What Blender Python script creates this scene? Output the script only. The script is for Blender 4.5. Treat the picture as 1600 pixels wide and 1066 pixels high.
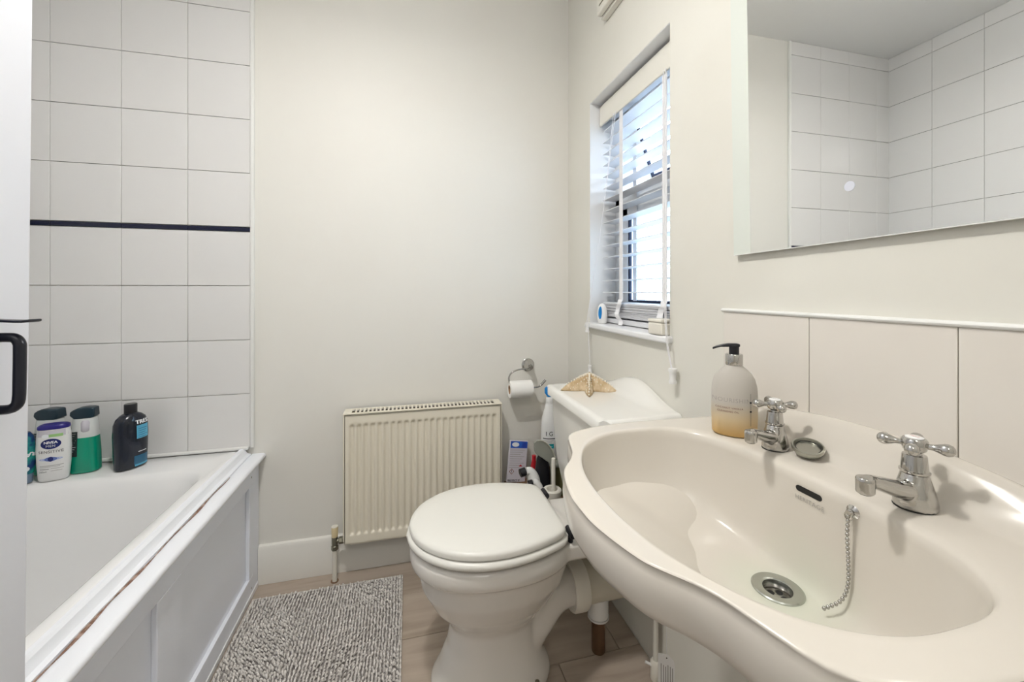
import bpy, bmesh, math, random
from mathutils import Vector, Matrix
random.seed(7)
PI = math.pi; rad = math.radians
S = bpy.context.scene
C = S.collection
for o in list(bpy.data.objects): bpy.data.objects.remove(o)

# ---------------------------------------------------------------- camera, world, lights, exposure
H = 1.08                                    # camera height
cd = bpy.data.cameras.new('camera'); cam = bpy.data.objects.new('camera', cd); C.objects.link(cam)
cam.location = (0, 0, H); cam.rotation_euler = (rad(90), 0, -rad(14.29))
cd.sensor_width = 36; cd.lens = 36*640/1600; cd.shift_y = -78/1600; cd.clip_start = .02
S.camera = cam

w = bpy.data.worlds.new('sky'); S.world = w; w.use_nodes = True
wn = w.node_tree.nodes; wl = w.node_tree.links
bg = wn['Background']
sky_tc = wn.new('ShaderNodeTexCoord'); sep = wn.new('ShaderNodeSeparateXYZ'); ramp = wn.new('ShaderNodeValToRGB')
wl.new(sky_tc.outputs['Generated'], sep.inputs[0]); wl.new(sep.outputs[2], ramp.inputs[0]); wl.new(ramp.outputs[0], bg.inputs[0])
ramp.color_ramp.elements[0].position = 0.0; ramp.color_ramp.elements[0].color = (.74, .85, 1, 1)
ramp.color_ramp.elements[1].position = .8; ramp.color_ramp.elements[1].color = (.55, .74, 1, 1)
bg.inputs[1].default_value = 7.0

def lamp(name, loc, size, power, col=(1, 1, 1), rot=(0, 0, 0), shape='DISK', spread=180):
    l = bpy.data.lights.new(name, 'AREA'); l.shape = shape; l.size = size; l.energy = power; l.color = col; l.spread = rad(spread)
    o = bpy.data.objects.new(name, l); C.objects.link(o); o.location = loc; o.rotation_euler = rot; return o
lamp('globe_down_boost', (-.22, .66, 2.175), .13, 9.6, (1, .975, .93))  # extra disc added under the globe to push more light downwards
lamp('hall_fill', (-.10, -.85, 2.30), .8, 8, (1, .975, .94))  # unseen fill added behind the camera, shining in through the doorway


S.view_settings.view_transform = 'Standard'; S.view_settings.look = 'None'
S.view_settings.gamma = 1; S.view_settings.use_curve_mapping = False
S.view_settings.exposure = 0.33

# ---------------------------------------------------------------- materials
def mat(name, col, rough=.5, metal=0, spec=.5, trans=0, ior=1.45, coat=0, emit=None, es=0, noise=None, bump=None, alpha=1):
    m = bpy.data.materials.new(name); m.use_nodes = True
    nt = m.node_tree; b = nt.nodes['Principled BSDF']
    b.inputs['Base Color'].default_value = (*col, 1); b.inputs['Roughness'].default_value = rough
    b.inputs['Metallic'].default_value = metal; b.inputs['Specular IOR Level'].default_value = spec
    b.inputs['Transmission Weight'].default_value = trans; b.inputs['IOR'].default_value = ior
    b.inputs['Coat Weight'].default_value = coat; b.inputs['Alpha'].default_value = alpha
    if emit: b.inputs['Emission Color'].default_value = (*emit, 1); b.inputs['Emission Strength'].default_value = es
    tc = nt.nodes.new('ShaderNodeTexCoord')
    if noise:                                 # (scale, second colour, low, high, detail)
        n = nt.nodes.new('ShaderNodeTexNoise'); n.inputs['Scale'].default_value = noise[0]; n.inputs['Detail'].default_value = noise[4] if len(noise) > 4 else 4
        r = nt.nodes.new('ShaderNodeValToRGB'); r.color_ramp.elements[0].position = noise[2]; r.color_ramp.elements[1].position = noise[3]
        r.color_ramp.elements[0].color = (*col, 1); r.color_ramp.elements[1].color = (*noise[1], 1)
        nt.links.new(tc.outputs['Object'], n.inputs['Vector']); nt.links.new(n.outputs['Fac'], r.inputs[0]); nt.links.new(r.outputs[0], b.inputs['Base Color'])
    if bump:                                  # (scale, strength, distance)
        n = nt.nodes.new('ShaderNodeTexNoise'); n.inputs['Scale'].default_value = bump[0]; n.inputs['Detail'].default_value = 3
        bp = nt.nodes.new('ShaderNodeBump'); bp.inputs['Strength'].default_value = bump[1]; bp.inputs['Distance'].default_value = bump[2]
        nt.links.new(tc.outputs['Object'], n.inputs['Vector']); nt.links.new(n.outputs['Fac'], bp.inputs['Height']); nt.links.new(bp.outputs[0], b.inputs['Normal'])
    return m

M = dict(
    wall=mat('wall_paint', (.80, .787, .74), .55, noise=(2.3, (.785, .765, .715), .45, .8), bump=(9, .12, .01)),
    wall2=mat('wall_paint_right', (.75, .735, .67), .5, noise=(3.1, (.715, .695, .625), .5, .78), bump=(6, .15, .012)),
    ceil=mat('ceiling_paint', (.88, .88, .87), .3),
    tile=mat('tile_glaze', (.80, .795, .79), .13, coat=.2, noise=(1.4, (.785, .775, .765), .4, .7)),
    tile2=mat('splash_tile_glaze', (.76, .72, .66), .14, coat=.2, noise=(4, (.74, .695, .635), .4, .7)),
    grout=mat('grout', (.80, .785, .75), .8, noise=(30, (.66, .62, .57), .5, .75)),
    liner=mat('black_liner_glaze', (.008, .010, .035), .12),
    trim=mat('white_plastic_trim', (.83, .83, .81), .3),
    sill=mat('gloss_white_paint', (.84, .85, .86), .3),
    board=mat('painted_mdf', (.88, .91, .99), .38),  # paint tinted blue to carry the cool window light
    boardtop=mat('worn_white_paint', (.86, .88, .93), .35, bump=(40, .15, .003)),
    crack=mat('rusty_crack', (.20, .11, .075), .9, noise=(60, (.42, .30, .24), .45, .6)),
    bath=mat('bath_enamel', (.86, .86, .86), .16, coat=.3),
    basin=mat('cream_ceramic', (.64, .60, .535), .17, spec=.4, coat=.05),
    pan=mat('white_ceramic', (.76, .735, .69), .13, coat=.3),
    seat=mat('seat_enamel', (.81, .80, .75), .28),
    cist=mat('cistern_ceramic', (.80, .79, .75), .15, coat=.3),
    rad=mat('radiator_enamel', (.81, .76, .64), .32),
    raddark=mat('radiator_shade_dark', (.10, .08, .055), .8),  # dark tone painting the shade inside; the brackets share it
    chrome=mat('chrome', (.52, .51, .49), .09, 1),
    steel=mat('brushed_nickel', (.45, .44, .42), .25, 1),
    brass=mat('tarnished_metal', (.25, .24, .19), .4, 1),
    black=mat('black_plastic', (.012, .012, .016), .3),
    blackm=mat('black_iron', (.010, .012, .022), .32),
    dark=mat('dark_hole', (.01, .01, .01), .7),
    white=mat('white_plastic', (.83, .83, .82), .35),
    cream=mat('cream_plastic', (.80, .77, .69), .4),
    door=mat('door_paint', (.80, .82, .88), .4),
    blind=mat('blind_wood', (.74, .75, .78), .4),
    valance=mat('valance_wood', (.80, .78, .71), .4),
    tape=mat('ladder_tape', (.84, .84, .86), .8),
    upvc=mat('window_upvc', (.82, .84, .86), .3),
    gasket=mat('rubber_gasket', (.012, .018, .05), .6),
    glass=mat('clear_glass', (.95, 1, 1), 0, trans=1, ior=1.03, spec=.3),
    mirror=mat('mirror_silver', (.90, .91, .90), 0.0, 1),
    frost=mat('frosted_strip', (.70, .735, .68), .45),
    touch=mat('touch_ring', (.66, .68, .76), .3),
    paper=mat('tissue', (.88, .87, .84), .9, bump=(120, .3, .002)),
    tube=mat('cardboard', (.42, .26, .15), .9),
    star=mat('starfish_skin', (.50, .36, .20), .75, noise=(60, (.70, .57, .39), .4, .65), bump=(160, .8, .002)),
    starw=mat('starfish_knobs', (.86, .80, .68), .6),
    amber=mat('amber_soap', (.95, .66, .22), .25, trans=.55, ior=1.33),
    frostb=mat('frosted_bottle', (.93, .89, .84), .32, trans=.75, ior=1.1),
    print_=mat('grey_print', (.36, .34, .33), .6),
    printd=mat('dark_print', (.03, .03, .04), .6),
    printw=mat('white_print', (.85, .87, .9), .5),
    brown=mat('brown_print', (.22, .06, .03), .6),
    navy=mat('navy_print', (.012, .02, .14), .3),
    navyc=mat('navy_cap', (.025, .02, .20), .3),
    green=mat('green_gel', (.0, .33, .20), .2, coat=.3),
    clear=mat('clear_plastic', (.72, .75, .74), .2),
    tealblk=mat('dark_teal_plastic', (.010, .030, .045), .3),
    radox=mat('blue_green_bottle', (.01, .05, .16), .25, noise=(28, (.02, .40, .30), .45, .62)),
    shamp=mat('black_bottle', (.006, .010, .022), .22, coat=.3),
    cyan=mat('cyan_print', (.10, .42, .62), .4),
    blue=mat('blue_plastic', (.01, .22, .60), .3),
    purple=mat('blue_packet_print', (.02, .06, .42), .5, noise=(30, (.03, .14, .62), .4, .6)),
    packet=mat('packet_foil', (.62, .60, .66), .45),
    red=mat('red_plastic', (.55, .02, .03), .35),
    gplate=mat('sage_plastic', (.30, .31, .27), .4),
    olive=mat('olive_box', (.16, .15, .06), .6),
    yellow=mat('yellow_plastic', (.62, .40, .03), .4),
    card=mat('brown_card', (.20, .12, .07), .9),
    teal=mat('teal_print', (.0, .32, .36), .5),
    limegr=mat('lime_print', (.33, .58, .22), .5),
    rubber=mat('dark_rubber', (.02, .02, .02), .5),
    copper=mat('copper_pipe', (.16, .09, .05), .5, .4),
    matbase=mat('mat_backing', (.30, .28, .27), .95),
    render_=mat('pale_render', (.85, .86, .88), .9),
    roof=mat('red_roof', (.55, .20, .16), .9),
    lawn=mat('paving_grey', (.45, .46, .45), .9),
    lampg=mat('lamp_diffuser', (1, .97, .9), .4, emit=(1, .95, .86), es=6),
)
def wood():
    m = bpy.data.materials.new('plank_wood'); m.use_nodes = True; nt = m.node_tree; b = nt.nodes['Principled BSDF']
    tc = nt.nodes.new('ShaderNodeTexCoord'); oi = nt.nodes.new('ShaderNodeObjectInfo'); add = nt.nodes.new('ShaderNodeVectorMath')
    mp = nt.nodes.new('ShaderNodeMapping'); mp.inputs['Scale'].default_value = (1.6, 13, 13)
    comb = nt.nodes.new('ShaderNodeMath'); comb.operation = 'MULTIPLY'; comb.inputs[1].default_value = 37
    nt.links.new(oi.outputs['Random'], comb.inputs[0]); nt.links.new(tc.outputs['Object'], add.inputs[0]); nt.links.new(comb.outputs[0], add.inputs[1])
    nt.links.new(add.outputs[0], mp.inputs[0])
    n = nt.nodes.new('ShaderNodeTexNoise'); n.inputs['Scale'].default_value = 1.6; n.inputs['Detail'].default_value = 7; n.inputs['Distortion'].default_value = .7
    nt.links.new(mp.outputs[0], n.inputs['Vector'])
    r = nt.nodes.new('ShaderNodeValToRGB'); e = r.color_ramp.elements
    e[0].position = .25; e[0].color = (.31, .25, .19, 1); e[1].position = .75; e[1].color = (.50, .43, .355, 1)
    k = e.new(.5); k.color = (.43, .355, .29, 1)
    nt.links.new(n.outputs['Fac'], r.inputs[0]); nt.links.new(r.outputs[0], b.inputs['Base Color']); b.inputs['Roughness'].default_value = .42
    return m
M['wood'] = wood()
def basin_stain():                          # greenish limescale around the waste
    nt = M['basin'].node_tree; b = nt.nodes['Principled BSDF']; tc = nt.nodes.new('ShaderNodeTexCoord')
    d = nt.nodes.new('ShaderNodeVectorMath'); d.operation = 'DISTANCE'; d.inputs[1].default_value = (.0, -.012, .66)
    n = nt.nodes.new('ShaderNodeTexNoise'); n.inputs['Scale'].default_value = 22; a = nt.nodes.new('ShaderNodeMath'); a.operation = 'MULTIPLY_ADD'; a.inputs[1].default_value = .05
    mr = nt.nodes.new('ShaderNodeMapRange'); mr.inputs[1].default_value = .045; mr.inputs[2].default_value = .125; mr.inputs[3].default_value = .55; mr.inputs[4].default_value = 0
    mx = nt.nodes.new('ShaderNodeMix'); mx.data_type = 'RGBA'; mx.inputs[6].default_value = b.inputs['Base Color'].default_value; mx.inputs[7].default_value = (.60, .66, .53, 1)
    nt.links.new(tc.outputs['Object'], d.inputs[0]); nt.links.new(tc.outputs['Object'], n.inputs['Vector']); nt.links.new(n.outputs['Fac'], a.inputs[0]); nt.links.new(d.outputs['Value'], a.inputs[2])
    nt.links.new(a.outputs[0], mr.inputs[0]); nt.links.new(mr.outputs[0], mx.inputs[0]); nt.links.new(mx.outputs[2], b.inputs['Base Color'])
basin_stain()
def pile_mat():
    m = bpy.data.materials.new('mat_pile'); m.use_nodes = True; nt = m.node_tree; b = nt.nodes['Principled BSDF']
    tc = nt.nodes.new('ShaderNodeTexCoord'); n = nt.nodes.new('ShaderNodeTexNoise'); n.inputs['Scale'].default_value = 110
    r = nt.nodes.new('ShaderNodeValToRGB'); r.color_ramp.elements[0].position = .3; r.color_ramp.elements[0].color = (.47, .44, .415, 1)
    r.color_ramp.elements[1].position = .7; r.color_ramp.elements[1].color = (.90, .865, .83, 1)
    nt.links.new(tc.outputs['Object'], n.inputs['Vector']); nt.links.new(n.outputs['Fac'], r.inputs[0]); nt.links.new(r.outputs[0], b.inputs['Base Color'])
    b.inputs['Roughness'].default_value = .9; return m
M['pile'] = pile_mat()
def obscured():
    m = mat('textured_glass', (.86, .97, 1), .22, trans=1, ior=1.15)
    nt = m.node_tree; b = nt.nodes['Principled BSDF']; tc = nt.nodes.new('ShaderNodeTexCoord')
    v = nt.nodes.new('ShaderNodeTexNoise'); v.inputs['Scale'].default_value = 55; v.inputs['Distortion'].default_value = 2.5
    bp = nt.nodes.new('ShaderNodeBump'); bp.inputs['Strength'].default_value = 1; bp.inputs['Distance'].default_value = .01
    nt.links.new(tc.outputs['Object'], v.inputs['Vector']); nt.links.new(v.outputs['Fac'], bp.inputs['Height']); nt.links.new(bp.outputs[0], b.inputs['Normal'])
    return m
M['obscured'] = obscured()

# ---------------------------------------------------------------- helpers
class MB:
    """collects vertices and faces of one mesh"""
    def __init__(s): s.v = []; s.f = []; s.flat = set()
    def add(s, vs, fs, flat=False):
        n = len(s.v); s.v += [tuple(v) for v in vs]
        for f in fs:
            if flat: s.flat.add(len(s.f))
            s.f.append([i+n for i in f])
        return s
    def box(s, a, b):
        x0, y0, z0 = a; x1, y1, z1 = b
        return s.add([(x0,y0,z0),(x1,y0,z0),(x1,y1,z0),(x0,y1,z0),(x0,y0,z1),(x1,y0,z1),(x1,y1,z1),(x0,y1,z1)],
                     [(0,3,2,1),(4,5,6,7),(0,1,5,4),(1,2,6,5),(2,3,7,6),(3,0,4,7)], True)
    def loft(s, rings, cap0=True, cap1=True, closed=True):
        n = len(rings[0]); vs = [p for r in rings for p in r]; fs = []
        for i in range(len(rings)-1):
            for j in range(n if closed else n-1):
                k = (j+1) % n; fs.append((i*n+j, i*n+k, (i+1)*n+k, (i+1)*n+j))
        if cap0: fs.append(tuple(reversed(range(n))))
        if cap1: fs.append(tuple((len(rings)-1)*n+j for j in range(n)))
        return s.add(vs, fs)
    def lathe(s, prof, c=(0,0,0), n=32, axis='Z', sx=1, sy=1, cap0=True, cap1=True):
        rings = []
        for r, h in prof:
            ring = []
            for j in range(n):
                a = 2*PI*j/n; x, y = r*math.cos(a)*sx, r*math.sin(a)*sy
                if axis == 'Z': p = (x, y, h)
                elif axis == 'X': p = (h, x, y)
                else: p = (y, h, x)
                ring.append((p[0]+c[0], p[1]+c[1], p[2]+c[2]))
            rings.append(ring)
        return s.loft(rings, cap0, cap1)
    def tube(s, pts, r, n=12, caps=True):
        pts = [Vector(p) for p in pts]; rs = r if isinstance(r, (list, tuple)) else [r]*len(pts)
        up = None; rings = []
        for i, p in enumerate(pts):
            t = (pts[min(i+1, len(pts)-1)] - pts[max(i-1, 0)]).normalized()
            if up is None: up = t.orthogonal().normalized()
            up = (up - t*up.dot(t)).normalized(); bn = t.cross(up)
            rings.append([p + rs[i]*(math.cos(2*PI*j/n)*up + math.sin(2*PI*j/n)*bn) for j in range(n)])
        return s.loft(rings, caps, caps)
    def ball(s, c, r, n=10, m=7, sc=(1,1,1)):
        prof = [(max(r*math.sin(PI*i/m), 1e-5), -r*math.cos(PI*i/m)) for i in range(m+1)]
        rings = [[(c[0]+q*math.cos(2*PI*j/n)*sc[0], c[1]+q*math.sin(2*PI*j/n)*sc[1], c[2]+h*sc[2]) for j in range(n)] for q, h in prof]
        return s.loft(rings)
    def build(s, name, m, parent=None, smooth=True, bevel=0, seg=2, loc=None, angle=40):
        me = bpy.data.meshes.new(name); me.from_pydata(s.v, [], s.f); me.update()
        o = bpy.data.objects.new(name, me); C.objects.link(o)
        me.materials.append(m if not isinstance(m, str) else M[m])
        bm = bmesh.new(); bm.from_mesh(me); bmesh.ops.recalc_face_normals(bm, faces=bm.faces); bm.to_mesh(me); bm.free()
        if smooth:
            me.polygons.foreach_set('use_smooth', [True]*len(me.polygons)); me.set_sharp_from_angle(angle=rad(angle))
        if bevel:
            b = o.modifiers.new('bevel', 'BEVEL'); b.width = bevel; b.segments = seg; b.limit_method = 'ANGLE'; b.angle_limit = rad(35)
            if not smooth: me.polygons.foreach_set('use_smooth', [True]*len(me.polygons))
            b.harden_normals = False
        if parent: o.parent = parent
        if loc: o.location = loc
        return o
def box(name, a, b, m, parent=None, bevel=.002, seg=2):
    return MB().box(a, b).build(name, m, parent, bevel=bevel, seg=seg)
def tag(o, label=None, cat=None, group=None, kind=None):
    if label: o['label'] = label
    if cat: o['category'] = cat
    if group: o['group'] = group
    if kind: o['kind'] = kind
    return o
def thing(name, label, cat, loc=(0,0,0), rz=0, group=None):
    o = bpy.data.objects.new(name, None); C.objects.link(o); o.empty_display_size = .03
    o.location = loc; o.rotation_euler = (0, 0, rz); return tag(o, label, cat, group)
def struct(o): o['kind'] = 'structure'; return o
def smooth_union(o, vox, it=6):
    r = o.modifiers.new('remesh', 'REMESH'); r.mode = 'VOXEL'; r.voxel_size = vox; r.use_smooth_shade = True
    k = o.modifiers.new('smooth', 'SMOOTH'); k.iterations = it; k.factor = .5; return o
def bez(pts, n=8):
    """Catmull-Rom through the points"""
    P = [Vector(p) for p in pts]; P = [2*P[0]-P[1]] + P + [2*P[-1]-P[-2]]; out = []
    for i in range(1, len(P)-2):
        for k in range(n):
            t = k/n; a, b, c, d = P[i-1:i+3]
            out.append(.5*((2*b)+(c-a)*t+(2*a-5*b+4*c-d)*t*t+(3*b-a-3*c+d)*t**3))
    out.append(P[-2]); return out
def sst(a, b, x):
    t = min(1, max(0, (x-a)/(b-a))); return t*t*(3-2*t)
_txt = {}
def text_geo(s, size, spacing=1.0):
    key = (s, size, spacing)
    if key in _txt: return _txt[key]
    cu = bpy.data.curves.new('t', 'FONT'); cu.body = s; cu.size = size; cu.align_x = 'CENTER'; cu.align_y = 'CENTER'; cu.space_character = spacing
    cu.resolution_u = 3
    ob = bpy.data.objects.new('t', cu); C.objects.link(ob); dg = bpy.context.evaluated_depsgraph_get(); dg.update()
    me = bpy.data.meshes.new_from_object(ob.evaluated_get(dg)); vs = [tuple(v.co) for v in me.vertices]; fs = [tuple(p.vertices) for p in me.polygons]
    bpy.data.objects.remove(ob); bpy.data.curves.remove(cu); bpy.data.meshes.remove(me)
    _txt[key] = (vs, fs); return vs, fs
def lettering(s, size, parent, m, cx, cz, front, spacing=1.0, flip=False, name='lettering', off=.0005, sx=1.0, bold=False):
    """writing laid on a bottle face: text x along local x, text y along z, y from front(x, z)"""
    vs, fs = text_geo(s, size, spacing); k = -1 if flip else 1; b = MB()
    for dx, dz in (((0,0),(size*.05,0),(-size*.05,0),(0,size*.03)) if bold else ((0,0),)):
        b.add([(cx+k*x*sx+dx, front(cx+k*x*sx+dx, cz+k*y+dz)-off, cz+k*y+dz) for x, y, _ in vs], fs)
    return b.build(name, m, parent, smooth=False)
def patch(x0, x1, z0, z1, front, off=.0003, nx=12, nz=4):
    b = MB(); vs = []
    for i in range(nz+1):
        for j in range(nx+1):
            x = x0+(x1-x0)*j/nx; z = z0+(z1-z0)*i/nz; vs.append((x, front(x, z)-off, z))
    b.add(vs, [(i*(nx+1)+j, i*(nx+1)+j+1, (i+1)*(nx+1)+j+1, (i+1)*(nx+1)+j) for i in range(nz) for j in range(nx)]); return b
def disc_patch(cx, cz, rx, rz, front, off=.0004, n=28):
    b = MB(); vs = [(cx, front(cx, cz)-off, cz)]
    for q in (.5, 1):
        vs += [(cx+q*rx*math.cos(2*PI*j/n), front(cx+q*rx*math.cos(2*PI*j/n), cz+q*rz*math.sin(2*PI*j/n))-off, cz+q*rz*math.sin(2*PI*j/n)) for j in range(n)]
    fs = [(0, 1+j, 1+(j+1) % n) for j in range(n)] + [(1+j, 1+n+j, 1+n+(j+1) % n, 1+(j+1) % n) for j in range(n)]
    return b.add(vs, fs)
def bottle_body(prof, n=40, p=2.3, top=True):
    """prof: (z, half-width, half-depth)"""
    def ring(z, a, b):
        out = []
        for j in range(n):
            t = 2*PI*j/n; c, s_ = math.cos(t), math.sin(t)
            out.append((a*math.copysign(abs(c)**(2/p), c), b*math.copysign(abs(s_)**(2/p), s_), z))
        return out
    def front(x, z):
        for (z0, a0, b0), (z1, a1, b1) in zip(prof, prof[1:]):
            if z0 <= z <= z1:
                t = (z-z0)/max(z1-z0, 1e-6); a = a0+(a1-a0)*t; b = b0+(b1-b0)*t
                return -b*max(0, 1-min(1, abs(x/a))**p)**(1/p)
        return -prof[0][2]
    return MB().loft([ring(*q) for q in prof]), front

# ---------------------------------------------------------------- room shell
XR, XL, YB, YF, ZC = .69, -1.244, 1.70, -.11, 2.37
floor = struct(box('floor', (XL-.1, -1.6, -.03), (XR+.1, YB+.1, -.006), 'grout', bevel=0))
pw = .195
for i in range(15):                                    # planks run across the room
    y1 = 1.703 - i*pw; y0 = y1-pw
    ends = [XL] + {0: [.60], 1: [-.9, .16], 2: [-.55, .62], 3: [.424], 4: [-.3], 5: [-.8, .3], 6: [.1]}.get(i, [-.4+.27*(i % 4)]) + [XR]
    for a, b in zip(ends, ends[1:]):
        p = box('plank', (-(b-a)/2+.0006, -pw/2+.0006, -.008), ((b-a)/2-.0006, pw/2-.0006, 0), 'wood', floor, bevel=.0012, seg=1)
        p.location = ((a+b)/2, (y0+y1)/2, 0)
ceiling = struct(box('ceiling', (XL-.1, -1.6, ZC), (XR+.1, YB+.1, ZC+.05), 'ceil', bevel=0))
wall_back = struct(box('wall_back', (XL-.1, YB, -.03), (XR+.2, YB+.1, ZC), 'wall', bevel=0))
wall_left = struct(box('wall_left', (XL-.1, YF, -.03), (XL, YB, ZC), 'grout', bevel=0))
WY0, WY1, WZ0, WZ1 = .972, 1.475, .955, 1.812           # window opening
b = MB()
b.box((XR, -1.6, -.03), (XR+.17, WY0, ZC)); b.box((XR, WY1, -.03), (XR+.17, YB, ZC))
b.box((XR, WY0, -.03), (XR+.17, WY1, WZ0-.012)); b.box((XR, WY0, WZ1), (XR+.17, WY1, ZC))
wall_right = struct(b.build('wall_right', 'wall2'))
b = MB()
b.box((XL-.1, YF-.1, -.03), (-.52, YF, ZC)); b.box((.33, YF-.1, -.03), (XR, YF, ZC)); b.box((-.52, YF-.1, 2.02), (.33, YF, ZC))
wall_front = struct(b.build('wall_front', 'wall'))
wall_hall = struct(box('wall_hall', (XL-.1, -1.7, -.03), (XR+.1, -1.6, ZC), 'wall', bevel=0))
wall_hall2 = struct(box('wall_hall', (XL-.1, -1.6, -.03), (XL, YF-.1, ZC), 'wall', bevel=0))
b = MB(); b.box((-.535, YF-.11, 0), (-.512, YF+.008, 2.04)); b.box((.322, YF-.11, 0), (.345, YF+.008, 2.04)); b.box((-.535, YF-.11, 2.017), (.345, YF+.008, 2.045))
struct(b.build('trim_1', 'sill', bevel=.003))

# tiles -------------------------------------------------------------
TP = .197; rows = [.508-2*TP, .508-TP, .508, .705, .902, 1.099, 1.314, 1.511, 1.708, 1.905, 2.102, 2.299]
tile_meshes = {}
def tile(w_, h_, m='tile', t=.007):
    k = (round(w_, 4), round(h_, 4), m)
    if k not in tile_meshes:
        o = MB().box((-w_/2+.0006, -t, -h_/2+.0009), (w_/2-.0006, 0, h_/2-.0009)).build('tile', m, bevel=.0011, seg=2)
        tile_meshes[k] = o; first = True; return o
    o = tile_meshes[k].copy(); C.objects.link(o); return o
GB = YB-.003
gb = MB().box((XL, GB, .50), (-.560, YB+.001, ZC)).build('grout_bed', 'grout', wall_back, smooth=False)
gl = None
cols = [(-.755, -.559), (-.951, -.755), (-1.147, -.951), (XL+.003, -1.147)]
def put_tile(parent, w_, h_, loc, rz, m='tile', name='tile'):
    o = tile(w_, h_, m); o.name = name; o.parent = parent
    o.location = loc; o.rotation_euler = (random.uniform(-.002, .002), 0, rz+random.uniform(-.0015, .0015)); return o
for x0, x1 in cols:
    for r_ in rows[2:]:
        h_ = min(TP, ZC-r_); put_tile(wall_back, x1-x0, h_, ((x0+x1)/2, GB, r_+h_/2), 0)
    put_tile(wall_back, x1-x0, .0175, ((x0+x1)/2, GB, 1.305), 0, 'liner', 'border_tile')
y = 1.693
while y > YF+.05:
    y0 = max(y-.196, YF+.002)
    for r_ in rows[2:]:
        h_ = min(TP, ZC-r_); put_tile(wall_left, y-y0, h_, (XL+.0005, (y+y0)/2, r_+h_/2), PI/2)
    put_tile(wall_left, y-y0, .0175, (XL+.0005, (y+y0)/2, 1.305), PI/2, 'liner', 'border_tile')
    y = y0
struct(box('trim_2', (-.559, YB-.014, .506), (-.546, YB+.001, ZC), 'trim', bevel=.004, seg=3))   # tile edge trim
# splashback over the basin
sb = [(.566, .766), (.366, .566), (.166, .366), (-.034, .166)]
box('grout_bed', (XR-.0035, -.034, .815), (XR+.001, .768, 1.034), 'grout', wall_right, bevel=0)
for y0, y1 in sb: put_tile(wall_right, .2, .215, (XR-.003, (y0+y1)/2, .9275), -PI/2, 'tile2')
b = MB(); b.box((XR-.014, -.034, 1.034), (XR+.001, .772, 1.042)); struct(b.build('trim_3', 'trim', bevel=.004, seg=3))

b = MB(); b.loft([[(x, YB-.016, 0), (x, YB-.016, .128), (x, YB-.010, .139), (x, YB+.001, .142), (x, YB+.001, 0)] for x in (-.5325, XR)])
struct(b.build('baseboard_back', 'wall', bevel=.001))

# ---------------------------------------------------------------- window
win = bpy.data.objects.new('window_1', None); C.objects.link(win); win.location = (.80, 1.22, .96); struct(win)
WO = Vector((.80, 1.22, .96))
def wl_(b): b.v = [tuple(Vector(v)-WO) for v in b.v]; return b
FX0, FX1 = .80, .858
y0, y1, z0, z1 = WY0-.0, WY1, WZ0-.01, WZ1
b = MB(); b.box((FX0, y0, z0), (FX1, y0+.05, z1)); b.box((FX0, y1-.05, z0), (FX1, y1, z1)); b.box((FX0, y0, z0), (FX1, y1, z0+.05)); b.box((FX0, y0, z1-.05), (FX1, y1, z1))
b.box((FX0, y0, 1.40), (FX1, y1, 1.455))
wl_(b).build('frame', 'upvc', win, bevel=.003)
def sash(ya, yb, za, zb, glassm, x0=.795, rot=0, name='sash'):
    """sash frame with dark gasket and pane; rot opens it outwards about its top edge"""
    piv = Vector((x0+.02, 0, zb)); R = Matrix.Rotation(-rot, 4, 'Y')
    def tr(b):
        b.v = [tuple(piv + (R @ (Vector(v)-piv)) - WO) for v in b.v]; return b
    fw = .05; b = MB(); b.box((x0, ya, za), (x0+.045, ya+fw, zb)); b.box((x0, yb-fw, za), (x0+.045, yb, zb)); b.box((x0, ya, za), (x0+.045, yb, za+fw)); b.box((x0, ya, zb-fw), (x0+.045, yb, zb))
    s_ = tr(b).build(name, 'upvc', win, bevel=.004)
    g = .009; b = MB(); A, B_, Z0, Z1 = ya+fw-.001, yb-fw+.001, za+fw-.001, zb-fw+.001
    b.box((x0+.002, A, Z0), (x0+.012, A+g, Z1)); b.box((x0+.002, B_-g, Z0), (x0+.012, B_, Z1)); b.box((x0+.002, A, Z0), (x0+.012, B_, Z0+g)); b.box((x0+.002, A, Z1-g), (x0+.012, B_, Z1))
    tr(b).build('gasket', 'gasket', s_, bevel=.001)
    b = MB(); b.box((x0+.016, A, Z0), (x0+.022, B_, Z1)); tr(b).build('pane', glassm, s_, smooth=False)
    return s_
sash(WY0+.045, WY1-.052, WZ0+.035, 1.408, 'obscured')
sash(WY0+.045, WY1-.052, 1.45, WZ1-.04, 'glass', x0=.800, rot=rad(20))
b = MB(); b.box((XR-.02, WY0-.012, .938), (.80, WY1+.010, .958)); struct(b.build('trim_4', 'sill', bevel=.006, seg=3))      # inner sill board
b = MB(); b.box((XR, WY1-.0015, .958), (.80, WY1+.0, WZ1)); struct(b.build('trim_5', 'sill', smooth=False))          # gloss painted far reveal
b = MB(); b.box((XR+.001, WY0+.001, WZ1-.002), (.80, WY1-.002, WZ1)); struct(b.build('trim_6', 'sill', smooth=False))          # painted head

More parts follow.
